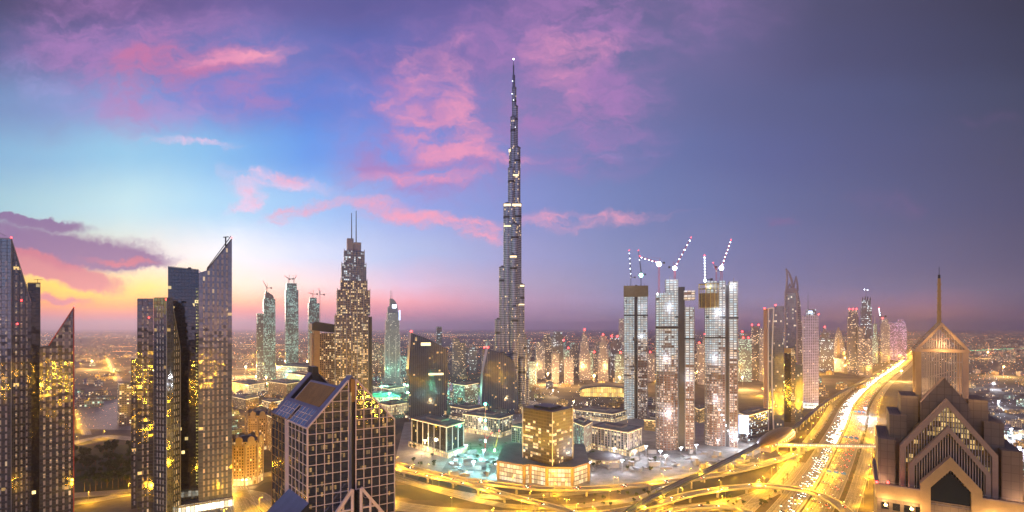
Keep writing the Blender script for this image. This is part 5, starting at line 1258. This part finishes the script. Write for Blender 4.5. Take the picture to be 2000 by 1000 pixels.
# filler towers of the second row
random.seed(77)
for i in range(34):
    px = random.choice([random.uniform(1036,1215), random.uniform(1036,1215), random.uniform(1360,1480), random.uniform(865,1030), random.uniform(1600,1700)])
    w = random.uniform(7,13); D = random.uniform(2500,3600); yt = random.uniform(674,698)-((D-2500)/1100)*18
    st = [(px,px+w,yt)]+([(px+w*.2,px+w*.8,yt-4)] if random.random() < .5 else [])
    r_, F = ct('hazy far tower in the crowded second row of the skyline', D, st, random.choice(['cityA','cityB','cityC','cityD']), [px+w/2] if random.random() < .3 else None, group='hazy second row towers')

# ================================================================== office quarter in the middle
M['office'] = facade('office_pier_glass', (.42,.36,.29), (.05,.07,.09), 4.4, 4, .14, (.1,.93), .3, (1,.8,.45), (.8,1,.95), 1.3, band=.7)
M['arcade'] = facade('arcade_lit', (.6,.5,.38), (.3,.22,.12), 5, 6, .18, (.08,.8), 1.1, (1,.7,.3), (1,.88,.6), 1.1, band=0)
def corner_block(name, label, A, C, B, yt, mt, podium=None, crown=True, cat='office building', group=None, vert=None, ph=9):
    """A left, C near corner, B right, each (px, depth); fourth corner completes the parallelogram"""
    P = [Vector(((a-1000)/1000*d_, d_)) for a, d_ in (A, C, B)]; P.append(P[0]+P[2]-P[1])
    root = thing(name, label, cat, (P[1].x, P[1].y, 0), group); zt = H-(yt-640)/1000*C[1]
    pl = [tuple(p) for p in P]; ce = (P[0]+P[2])/2
    grow = lambda k_: [tuple(ce+(p-ce)*k_) for p in P]
    zb_ = ph if podium else 0
    MB().prism(pl, zb_, zt, 0, 1).build('wall', [M[mt], M['roof']], root)
    if podium:
        MB().prism(grow(podium), 0, ph, 0, 1).build('podium', [M['arcade'], M['roof_green']], root)
    if crown:
        MB().prism(grow(1.06), zt, zt+1.6, 0, 1).build('cornice', [M['tan'], M['roof']], root)
        MB().prism(grow(.8), zt+1.6, zt+1.9).build('roof_deck', M['roof_green'], root)
        q_ = grow(.45); MB().prism(q_, zt+1.9, zt+5, 0, 1).build('roof_plant', [M['concrete'], M['roof']], root)
        mb = MB(); g2 = grow(1.03)
        for i in range(4):
            a, b_ = g2[i], g2[(i+1)%4]; mb.bar((a[0],a[1],zt-.5), (b_[0],b_[1],zt-.5), .7)
        mb.build('cornice_light', M['glow_w'], root)
    if vert:
        for (a, b_) in ((P[0],P[1]),(P[1],P[2])):
            n = max(3, int((b_-a).length/vert)); nn = Vector(((b_-a).y, -(b_-a).x)).normalized()
            for i in range(n+1):
                c_ = a+(b_-a)*i/n+nn*.5; MB().cyl(c_.x, c_.y, .8, zb_, zt, 4, ph=.78).build('pier', M['concrete_pale'], root)
    return root, P, zt
corner_block('office_block', 'dark glass office block with lit arcade below the left wedge tower', (805,860),(872,790),(905,828), 834, 'darkglass', 1.16, vert=14)
corner_block('office_block', 'green lit office block with piers behind the pit site', (905,985),(975,935),(1000,975), 818, 'office', 1.12, vert=11)
corner_block('office_block', 'teal lit office block right behind the brown glass cube', (1120,850),(1141,812),(1156,850), 833, 'cityD', 1.1, vert=6)
corner_block('office_block', 'columned office block on lit podium, right of the teal lit one', (1156,850),(1226,800),(1252,838), 845, 'office', 1.16, vert=6)
corner_block('office_block', 'wide rear office block with stepped lit roof behind the columned one', (1125,1130),(1195,1075),(1221,1120), 809, 'office', 1.08, vert=12)
corner_block('office_block', 'low striped office block behind the brown glass cube', (1000,900),(1040,870),(1075,905), 838, 'office', None, vert=8)
corner_block('office_block', 'rounded stack of lit floors between the wedge towers', (886,1380),(908,1340),(934,1400), 753, 'cityD', None)
corner_block('office_block', 'low pale block with lit base left of the right wedge tower', (880,1120),(915,1075),(945,1110), 800, 'cityB', 1.1)
corner_block('office_block', 'salmon walled block between the two left bright skyscrapers', (1258,1000),(1283,985),(1300,1010), 822, 'cityY', None)
corner_block('office_block', 'golden lit low block between the two right bright skyscrapers', (1357,1100),(1366,1070),(1385,1110), 800, 'cityY', None)
corner_block('office_block', 'blue and white lit showroom beside the rightmost bright skyscraper', (1444,930),(1462,900),(1500,960), 812, 'cityC', None)
Fx = edge(1443, 905, 1462, 899); root = thing('lit_billboard', 'large glowing blue white billboard panel by the rightmost bright skyscraper', 'billboard', Fx.loc())
MB().box(Fx, 0, Fx.W, -3, -2.4, 14, 46).build('screen', M['screen'], root); MB().box(Fx, -.6, Fx.W+.6, -2.3, -1.6, 13, 47).box(Fx, 2, 3, -2.3, -1.5, 0, 13).box(Fx, Fx.W-3, Fx.W-2, -2.3, -1.5, 0, 13).build('frame', M['steel'], root)
# brown glass cube on its podium
M['cube'] = facade('brown_cube_glass', (.06,.05,.055), (.045,.035,.04), 5, 4.1, .04, (.2,.9), .36, (1,.7,.36), (1,.9,.68), 1.15, gr=.2, ior=1.5, jit=.01, band=.8, vg=(96,45))
root, P, zt = corner_block('brown_glass_cube', 'brown glass cube shaped office block with lit lower floors on a curved podium', (1021,690),(1079,648),(1119,684), 806, 'cube', None, False)
MB().prism([tuple(p) for p in P], zt, zt+.6).build('roof', M['dark'], root)
for p_ in P[:3]: MB().cyl(p_.x, p_.y-.2, .7, 25, zt+.8, 4, ph=.78).build('corner_trim', M['white'], root)
MB().prism([tuple((P[0]+P[2])/2+(p-(P[0]+P[2])/2)*.55) for p in P], zt+.6, zt+3.6).build('roof_plant', M['dark'], root)
M['podwin'] = facade('podium_lit_glass', (.2,.12,.08), (.25,.22,.16), 4.6, 5.6, .045, (.1,.93), 3, (1,.8,.42), (1,.93,.7), .8, band=0)
pd = [(973,676),(1024,655),(1036,660),(1068,646),(1118,644),(1149,668),(1140,770),(985,775)]; pw = [((a-1000)/1000*d_, d_) for a, d_ in pd]
root = thing('curved_podium', 'low curved podium building with glowing yellow windows under the brown cube', 'podium building', (pw[3][0], pw[3][1], 0))
MB().prism(pw, 0, 23, 0, 1).build('wall', [M['podwin'], M['roof_green']], root); cx_ = sum(a for a, b_ in pw)/8; cy_ = sum(b_ for a, b_ in pw)/8
MB().prism([(cx_+(a-cx_)*1.02, cy_+(b_-cy_)*1.02) for a, b_ in pw], 23, 24.6, 0, 1).build('cornice', [M['brown2'], M['roof_green']], root)
for (a, b_) in pw[:6]: MB().cyl(a, b_-.4, 2.2, 0, 23, 6).build('brick_pier', M['goldpanel'], root)
# small pavilion and gold roofed hall
for (px, D, rx, h_, nm, lb, mt) in ((1180, 770, 26, 9, 'round_pavilion', 'low round dark roofed pavilion in front of the columned office block', 'roof'), ):
    c_ = ((px-1000)/1000*D, D); root = thing(nm, lb, 'pavilion', (*c_,0)); MB().cyl(*c_, rx, 0, h_-2, 20, 0, 1).build('wall', [M['arcade'], M['roof']], root); MB().cyl(*c_, rx+2, h_-2, h_, 20, r1=rx*.6).build('roof', M['roof'], root)
D = 1480; F = face(1133, 1222, D, 0); root = thing('gold_lit_hall', 'wide hall with curved dark roof and golden glowing glass front', 'hall', F.loc())
M['hallgold'] = facade('hall_gold_glass', (.5,.36,.15), (.5,.36,.15), 6, 12, .06, (.04,.96), 3, (1,.6,.12), (1,.72,.22), 1.3, band=0)
top = [(F.W*i/12, 14+26*math.sqrt(max(0, 1-((i-7)/7.6)**2))) for i in range(13)]
MB().profile(F, [(0,0),(F.W,0)]+[(a, b_*.72) for a, b_ in top[::-1]], 0, 60, 0, 1).build('glass_front', [M['hallgold'], M['roof']], root)
MB().profile(F, [(a, b_*.72+.2) for a, b_ in top]+[(a, b_*.72+5) for a, b_ in top[::-1]], -4, 66).build('roof', M['roof'], root)
# ================================================================== palace style hotels, left middle
M['palace'] = facade('palace_sandstone', (.5,.34,.18), (.08,.06,.04), 3.4, 3.7, .28, (.2,.78), .25, (1,.7,.3), (1,.85,.5), 1.5, band=.2)
def palace(label, px, D, r, yt, lit):
    c_ = ((px-1000)/1000*D, D); root = thing('domed_hotel', label, 'hotel', (*c_,0)); zt = zpx(yt, D)
    MB().cyl(*c_, r, 0, zt, 8, 0, 1, ph=.39).build('wall', [M['palace'], M['roof']], root)
    MB().cyl(*c_, r+1.4, zt-5, zt-3.6, 8, ph=.39).build('cornice', M['tan'], root); MB().cyl(*c_, r+1.2, 0, 9, 8, 0, 1, ph=.39).build('base_arcade', [M['arcade'], M['tan']], root)
    MB().cyl(*c_, r*.86, zt, zt+5.5, 8, r1=r*.3, ph=.39).build('dome_roof', M['dark'], root); MB().cyl(*c_, r*.16, zt+5.5, zt+9, 8, r1=.4).build('finial', M['tan'], root)
    for i in range(8):
        t = math.pi*2*i/8; q_ = (c_[0]+math.cos(t)*(r*.93), c_[1]+math.sin(t)*(r*.93)); Fq = Fr(q_, (-math.sin(t), math.cos(t)))
        arc = [(4*math.cos(a_), zt+2.5+4*math.sin(a_)) for a_ in [math.pi*j/8 for j in range(9)]]
        MB().profile(Fq, [(-4,zt-4),(4,zt-4)]+arc, -1.2, 1.2).build('dormer_arch', M['tan'], root)
    for i in range(8):
        t = .39+math.pi*2*i/8; MB().cyl(c_[0]+math.cos(t)*(r+.3), c_[1]+math.sin(t)*(r+.3), 1.2, 0, zt-3.6, 8).build('corner_column', M['tan'], root)
    if lit:
        for a_ in (-2.2,-1.57,-.9):
            ld = bpy.data.lights.new('facade_light', 'POINT'); ld.energy = 9000; ld.color = (1,.6,.2); ld.shadow_soft_size = 1
            lo = bpy.data.objects.new('facade_light', ld); COL.objects.link(lo); lo.parent = root; lo.location = (math.cos(a_)*(r+9), math.sin(a_)*(r+9), 5)
palace('golden floodlit eight sided hotel with dark dome, left of the glass office', 481, 665, 19, 858, True)
palace('dim eight sided hotel with dark dome behind the golden one', 505, 850, 19, 808, False)
corner_block('hotel_wing', 'dim low hotel wing beside the dim domed hotel', (515,860),(532,820),(560,870), 815, 'palace', None)
corner_block('hotel_wing', 'low lit hotel wing just behind the golden domed hotel', (452,760),(470,735),(500,765), 880, 'palace', None)
# mall, left middle distance
M['greenlitroof'] = pmat('green_lit_sheet_roof', (.08,.4,.26), .5, 0, .3, .03)  # green light on the hall roofs is put into their colour
for i, (A_, C_, B_, yt, mt, lb) in enumerate((((452,1560),(486,1480),(520,1550),752,'arcade','sandstone mall building with lit arcade left in the row beyond the domed hotels'),
        ((524,1560),(560,1490),(590,1560),750,'palace','pale mall building with window rows in the middle of the row beyond the domed hotels'),
        ((560,1800),(600,1700),(640,1790),734,'arcade','mall wing with lit front just behind the glass office'),
        ((455,1290),(480,1240),(505,1290),780,'palace','pale mall annex with arched front by the bright diagonal street'),
        ((512,1300),(532,1260),(552,1300),786,'arcade','lit mall hall between the annex and the glass office'),
        ((735,1200),(762,1160),(800,1210),792,'arcade','flat low mall hall right of the glass office'),
        ((730,1500),(760,1440),(790,1500),760,'cityB','grey flat hall by the green lit lake'),
        ((540,1900),(600,1800),(640,1950),718,'cityA','red lit flat building under the teal lit towers'))):
    r_, P, zt = corner_block('mall_building', lb, A_, C_, B_, yt, mt, None, True, 'mall')
for px, yg in ((500,752),(560,748),(590,742),(745,772)):
    D = 200000/(yg+12-640); c_ = ((px-1000)/1000*D, D); root = thing('green_vaulted_roof_hall', 'green lit vaulted hall roof among the mall buildings near the floodlights', 'hall', (*c_,0), 'green vaulted mall halls')
    Fv = Fr(c_, (1,.12)); arc = [(52*math.cos(a_), 14+12*math.sin(a_)) for a_ in [math.pi*j/8 for j in range(9)]]
    MB().profile(Fv, [(-52,14)]+[(52,14)]+arc[1:-1], -20, 20).build('vaulted_roof', M['greenlitroof'], root); MB().box(Fv, -50, 50, -18, 18, 0, 14).build('wall', M['arcade'], root)

# ================================================================== low houses
random.seed(91)
HM = []
for i, (mt, w) in enumerate((('cityB',1),('palace',1),('cityA',1),('cityD',1),('cityY',1))):
    for k_ in range(2):
        Fh = Fr((0,0),(1,0)); a = random.uniform(7,12); b_ = random.uniform(6,10); h_ = random.uniform(7,13)
        mb = MB(); mb.box(Fh, -a, a, -b_, b_, 0, h_, 0, 1); mb.box(Fh, -a*.5, a*.3, -b_*.5, b_*.4, h_, h_+3, 0, 1); mb.box(Fh, -a-.3, a+.3, -b_-.3, -b_, h_-.2, h_+.8, 1); mb.box(Fh, a, a+4, -b_*.6, b_*.3, 0, h_*.6, 0, 1)
        HM.append((mb, mt))
protoH = []
def house(px, yp, i, grp, lb, sc=1.):
    g = G(px, yp)
    if len(protoH) <= i:
        pass
    if i not in [p[0] for p in protoH]:
        mb, mt = HM[i]; o = mb.build('low_house', [M[mt], M['roof']]); protoH.append((i, o))
    else: o = [p[1] for p in protoH if p[0] == i][0].copy(); COL.objects.link(o)
    o.location = (g[0], g[1], 0); o.rotation_euler = (0,0,random.uniform(0,3.1)); o.scale = (sc,sc,random.uniform(.7,1.3)*sc)
    tagset(o, lb, 'house', grp)
for _ in range(90): house(random.uniform(1890,2040), 655+random.random()**1.3*330, random.randrange(10), 'low houses beyond the gabled tower', 'flat roofed low house in the dim quarter beyond the gabled tower')
for _ in range(70): house(random.uniform(430,620), random.uniform(725,850), random.randrange(10), 'low buildings around the mall', 'flat roofed low building around the mall behind the glass office', 1.1)
for _ in range(28): house(random.uniform(150,330), random.uniform(690,800), random.randrange(10), 'low houses on the left plain', 'flat roofed low building on the plain at left', 1.3)
for _ in range(72): house(random.uniform(720,1300), random.uniform(738,815), random.randrange(10), 'low buildings under the skyline', 'flat roofed low building below the downtown skyline', 1.2)
for _ in range(38): house(random.uniform(1480,1690), random.uniform(700,775), random.randrange(10), 'low buildings under the highway towers', 'flat roofed low building at the foot of the towers along the highway', 1.3)
far = MB(); Fz = Fr((0,0),(1,0))
for _ in range(1500):
    g = G(random.uniform(-100,2100), 650+random.random()**1.6*60); s_ = random.uniform(8,22); an = random.uniform(0,3); far.box(Fr(g[:2], (math.cos(an),math.sin(an))), -s_, s_, -s_*.6, s_*.6, 0, random.uniform(6,26), 0, 1)
tagset(far.build('far_houses', [M['cityA'], M['roof']]), 'countless tiny far houses on the plain', 'houses', None, 'stuff')

# ================================================================== trees and palms
M['leaf'] = pmat('foliage', (.035,.06,.02), .8, 0, .6, 1.2); M['bark'] = pmat('bark', (.12,.08,.05), .9, 0, .2, 1)
def treeproto(palm, sd):
    rr = random.Random(sd); root = thing('palm_tree' if palm else 'broadleaf_tree', 'x y z q', 'tree', (0,0,0)); mb = MB(); lf = MB()
    if palm:
        mb.cyl(0,0,.3,0,9,7,r1=.2)
        for i in range(16):
            t = i*2.4; el = rr.uniform(-.2,1.1); p0 = Vector((0,0,9)); prev_ = p0
            for s_ in range(1,5):
                r_ = s_*1.0; z_ = 9+math.sin(el)*r_-.14*r_*r_; p1 = Vector((math.cos(t)*r_*math.cos(el), math.sin(t)*r_*math.cos(el), z_))
                n_ = Vector((-math.sin(t), math.cos(t), 0))*(.55-.1*s_); lf.poly([prev_-n_, prev_+n_, p1+n_*.8, p1-n_*.8]); prev_ = p1
    else:
        mb.cyl(0,0,.45,0,3.6,7,r1=.3)
        for i in range(5): t = i*1.26; mb.bar((0,0,3), (math.cos(t)*2.4, math.sin(t)*2.4, 6.2), .3, 0, .1)
        cl = [(rr.uniform(-2.6,2.6), rr.uniform(-2.6,2.6), rr.uniform(4.6,8.4), rr.uniform(1.1,2.1)) for _ in range(11)]
        for cx_, cy_, cz_, cr in cl:
            for _ in range(26):
                d_ = Vector((rr.gauss(0,1), rr.gauss(0,1), rr.gauss(0,.8))).normalized()*cr*rr.uniform(.6,1.1); c_ = Vector((cx_,cy_,cz_))+d_
                u_ = Vector((rr.uniform(-1,1), rr.uniform(-1,1), rr.uniform(-1,1))).normalized()*.5; v_ = u_.cross(d_.normalized()).normalized()*.42
                lf.poly([c_-u_-v_, c_+u_-v_, c_+u_+v_, c_-u_+v_])
    mb.build('trunk', M['bark'], root); lf.build('crown', M['leaf'], root); return root
TP = [treeproto(False, 1), treeproto(False, 2), treeproto(False, 3), treeproto(True, 4)]; used = set()
def plant(i, x_, y_, sc, grp, lb):
    o = TP[i] if i not in used else clone(TP[i]); used.add(i)
    o.location = (x_, y_, 0); o.rotation_euler = (0,0,random.uniform(0,6.28)); o.scale = (sc,)*3; o['group'] = grp; o['label'] = lb
for _ in range(70):
    g = G(random.uniform(140,262), random.uniform(872,950)); plant(random.randrange(3), g[0], g[1], random.uniform(.8,1.7), 'trees in the dark park', 'dark leafy tree in the park between the left tower groups')
for i in range(9):
    g = G(165+i*11, 962-i*1.5+random.uniform(-3,3)); plant(3, g[0], g[1], 1.5, 'palms along the park road', 'palm tree beside the lit road at the edge of the dark park')
for _ in range(34):
    g = G(random.uniform(790,1010), random.uniform(862,912)); plant(random.choice((0,1,3)), g[0], g[1], random.uniform(.5,.9), 'trees in the office quarter', 'small tree among the lit office blocks')
for _ in range(26):
    g = G(random.uniform(1120,1290), random.uniform(888,925)); plant(random.choice((0,2,3)), g[0], g[1], random.uniform(.5,.8), 'trees by the podium road', 'small tree near the lit road right of the podium')
# ================================================================== vehicles
M['carpaint'] = pmat('car_paint', (.35,.35,.36), .3, .1, .2); M['cardark'] = pmat('dark_car_paint', (.06,.06,.07), .3, .1, .2); M['tyre'] = pmat('tyre', (.02,.02,.02), .8)
M['head'] = emat('headlight', (1,.95,.85), 20); M['tail'] = emat('taillight', (1,.1,.04), 16)
def carproto(paint, lb, grp):
    F0 = Fr((0,0),(1,0)); root = thing('car', lb, 'car', (0,0,0), grp)
    mb = MB(); mb.profile(F0, [(-2.2,.35),(2.2,.35),(2.25,.8),(1.2,.95),(-2.1,1.0),(-2.25,.7)], -.9, .9); mb.build('body', M[paint], root)
    MB().profile(F0, [(-1.7,1.0),(1.1,.96),(.5,1.45),(-1.2,1.48)], -.78, .78).build('cabin', M['darkglass'], root)
    for sx in (-1.35, 1.35):
        for sy in (-.85, .85): MB().prism([(sx+.33*math.cos(t), sy*1.0+0*t) for t in (0,)]*3 if False else [(sx-.33,sy-.1),(sx+.33,sy-.1),(sx+.33,sy+.1),(sx-.33,sy+.1)], .02, .62).build('wheel', M['tyre'], root)
    for sy in (-.62, .62):
        MB().ball((2.24,sy,.72), .24).build('headlight', M['head'], root); MB().ball((-2.24,sy,.78), .2).build('taillight', M['tail'], root)
    return root
CP = [carproto('carpaint', 'silver car', 'cars'), carproto('cardark', 'dark car', 'cars')]; cu = set()
cars = []
for lane, off in enumerate((-4,-7.6,-11.2,-14.8,-18.4,-22)):
    for pt, an in walk(offset(hw, off), 10.5+lane*1.3, random.uniform(0,9)):
        if 430 < pt.y < 3400 and random.random() < (.8, .85, .8, .6, .35, .2)[lane]: cars.append((pt.y, (pt.x,pt.y,.14), an+math.pi, 'cars driving toward the viewer on the highway', ' car with white headlights coming down the wide highway'))
for lane, off in enumerate((6,9.6,13.2,16.8,20.4,24)):
    for pt, an in walk(offset(hw, off), 42, random.uniform(0,40)):
        if 430 < pt.y < 2600: cars.append((pt.y, (pt.x,pt.y,.14), an, 'cars driving away on the highway', ' car with red tail lights driving away up the highway'))
for path, wd in FL:
    for sg in (-1, 1):
        for pt, an in walk(offset(path, sg*wd*.22), 60, random.uniform(0,60)):
            if pt.y > 480: cars.append((pt.y*.6, (pt.x,pt.y,pt.z+.1), an+(math.pi if sg < 0 else 0), 'cars on the flyovers', ' car crossing one of the curving flyovers'))
cars.sort(key=lambda c: c[0]); far_cars = MB()
for k_, (_, pt, an, grp, lb) in enumerate(cars):
    if k_ < 290:
        i = random.randrange(2); o = CP[i] if i not in cu else clone(CP[i]); cu.add(i)
        o.location = pt; o.rotation_euler = (0,0,an); o['group'] = grp; o['label'] = ('silver' if i == 0 else 'dark')+lb
    else:
        Fk = Fr(pt[:2], (math.cos(an), math.sin(an))); z_ = pt[2]
        far_cars.box(Fk, -2.2, 2.2, -.9, .9, z_+.3, z_+.95, 0).box(Fk, -1.5, .8, -.8, .8, z_+.96, z_+1.45, 1)
        for sy in (-.62, .62): far_cars.box(Fk, 2.21, 2.5, sy-.3, sy+.3, z_+.5, z_+.9, 2).box(Fk, -2.5, -2.21, sy-.2, sy+.2, z_+.55, z_+.9, 3)
tagset(far_cars.build('far_traffic', [M['carpaint'], M['cardark'], M['head'], M['tail']]), 'dense far traffic with headlights merging into a bright stream up the highway', 'traffic', None, 'stuff')
print('CARS', len(cars))
# sign gantries over the highway
M['sign'] = pmat('blue_sign', (.03,.12,.3), .4, emit=(.05,.16,.4), es=.5)
for yy in (690, 905, 1180):
    pt, an = min(walk(hw, 5), key=lambda q_: abs(q_[0].y-yy)); Fg = Fr((pt.x,pt.y), (math.sin(an), -math.cos(an)))
    root = thing('sign_gantry', 'steel gantry with blue road signs spanning the highway, %s of the three' % {690:'nearest',905:'middle',1180:'farthest'}[yy], 'sign gantry', Fg.loc())
    mb = MB()
    for z_ in (7.2, 8.8):
        mb.bar(Fg.p(3,0,z_), Fg.p(30,0,z_), .35)
    for i in range(14): mb.bar(Fg.p(3+i*1.93,0,7.2 if i % 2 else 8.8), Fg.p(3+(i+1)*1.93,0,8.8 if i % 2 else 7.2), .2)
    mb.build('truss', M['steel'], root)
    for x_ in (3, 30): MB().cyl(*Fg.p(x_,0,0)[:2], .35, 0, 8.8, 8).build('post', M['steel'], root)
    for x_ in (6, 14, 22): MB().box(Fg, x_, x_+5.5, -.35, -.2, 6.6, 9.6).build('sign_panel', M['sign'], root)
# palms and shrubs on the verges
for off in (-33, 34.5):
    for pt, an in walk(offset(hw, off), 26, 6):
        if 560 < pt.y < 1500 and random.random() < .75: plant(3, pt.x, pt.y, random.uniform(.7,1.1), 'palms on the highway verges', 'palm tree on the verge strip between highway and service road')
for _ in range(40):
    g = G(random.uniform(1000,1560), random.uniform(962,990))
    plant(random.randrange(3), g[0], g[1], random.uniform(.35,.6), 'shrubs inside the interchange loops', 'small shrub on the bare ground between the curving flyovers')
# site clutter
M['cabin'] = pmat('site_cabin', (.3,.28,.27), .6, 0, .25)
cab = None
for _ in range(150):
    g = G(*random.choice([(random.uniform(1110,1460), random.uniform(885,918)), (random.uniform(880,1010), random.uniform(885,930))]))
    if cab is None:
        Fh = Fr((0,0),(1,0)); cab = MB().box(Fh,-5,5,-1.6,1.6,0,3).box(Fh,-5.2,5.2,-1.8,1.8,3,3.25).box(Fh,-3,-1.5,-1.7,-1.6,.2,2.4).build('site_cabin', M['cabin']); o = cab
    else: o = cab.copy(); COL.objects.link(o)
    o.location = g; o.rotation_euler = (0,0,random.choice((0,.5,1.57,2.2))); o.scale = (random.uniform(.7,1.8), random.uniform(.8,1.8), random.choice((1,1,2,.6)))
    tagset(o, 'white site cabin standing on the floodlit construction ground', 'site cabin', 'site cabins on the construction yards')
for px, D, yt, tip, lb, cl in ((948, 800, 862, (960,850), 'red lattice crane with green lamps in the pit site before the right wedge tower', 'redpaint'), (966, 810, 880, (975,845), 'yellow crane leaning right in the pit site', 'yellowpaint')):
    r_ = crane(lb, px, D, 890, yt, tip, color=cl, scale=1.1, toplamp=('lampg',1.6)); 
for z_, yy in ((0,765),(1,788),(2,822),(3,837)):
    f = face(943,953,800); 
root = thing('green_lamp_mast', 'slim mast with large green lamps in front of the right wedge tower', 'mast', ((948-1000)/1000*840, 840, 0)); f = face(943, 953, 840)
MB().cyl(root.location.x, root.location.y, .6, 0, zpx(786,840), 6).build('mast', M['redpaint'], root)
M['greenlamp'] = emat('green_lamp', (.08,1,.45), 22)
for yy, r_ in ((789,3.0),(821,2.4),(836,2.8)):
    MB().ball((root.location.x, root.location.y-1, zpx(yy,840)), r_*.8).build('green_lamp', M['greenlamp'], root)
    ld = bpy.data.lights.new('green_light', 'POINT'); ld.energy = 60000; ld.color = (.1,1,.5); ld.shadow_soft_size = 2
    lo = bpy.data.objects.new('green_light', ld); COL.objects.link(lo); lo.parent = root; lo.location = (0,-6,zpx(yy,840))
# ================================================================== haze
hm = bpy.data.materials.new('haze'); hm.use_nodes = True; hm.node_tree.nodes.clear()
vp = hm.node_tree.nodes.new('ShaderNodeVolumePrincipled'); vp.inputs['Color'].default_value = (.92,.82,.95,1); vp.inputs['Density'].default_value = HZ; vp.inputs['Anisotropy'].default_value = .7
om = hm.node_tree.nodes.new('ShaderNodeOutputMaterial'); hm.node_tree.links.new(vp.outputs[0], om.inputs['Volume'])
hb = MB(); hb.box(Fr((0,0),(1,0)), -71000, 71000, -9500, 71000, -1, 850)
tagset(hb.build('haze', hm), 'thin lilac dusk haze over the whole city', 'haze', None, 'stuff')
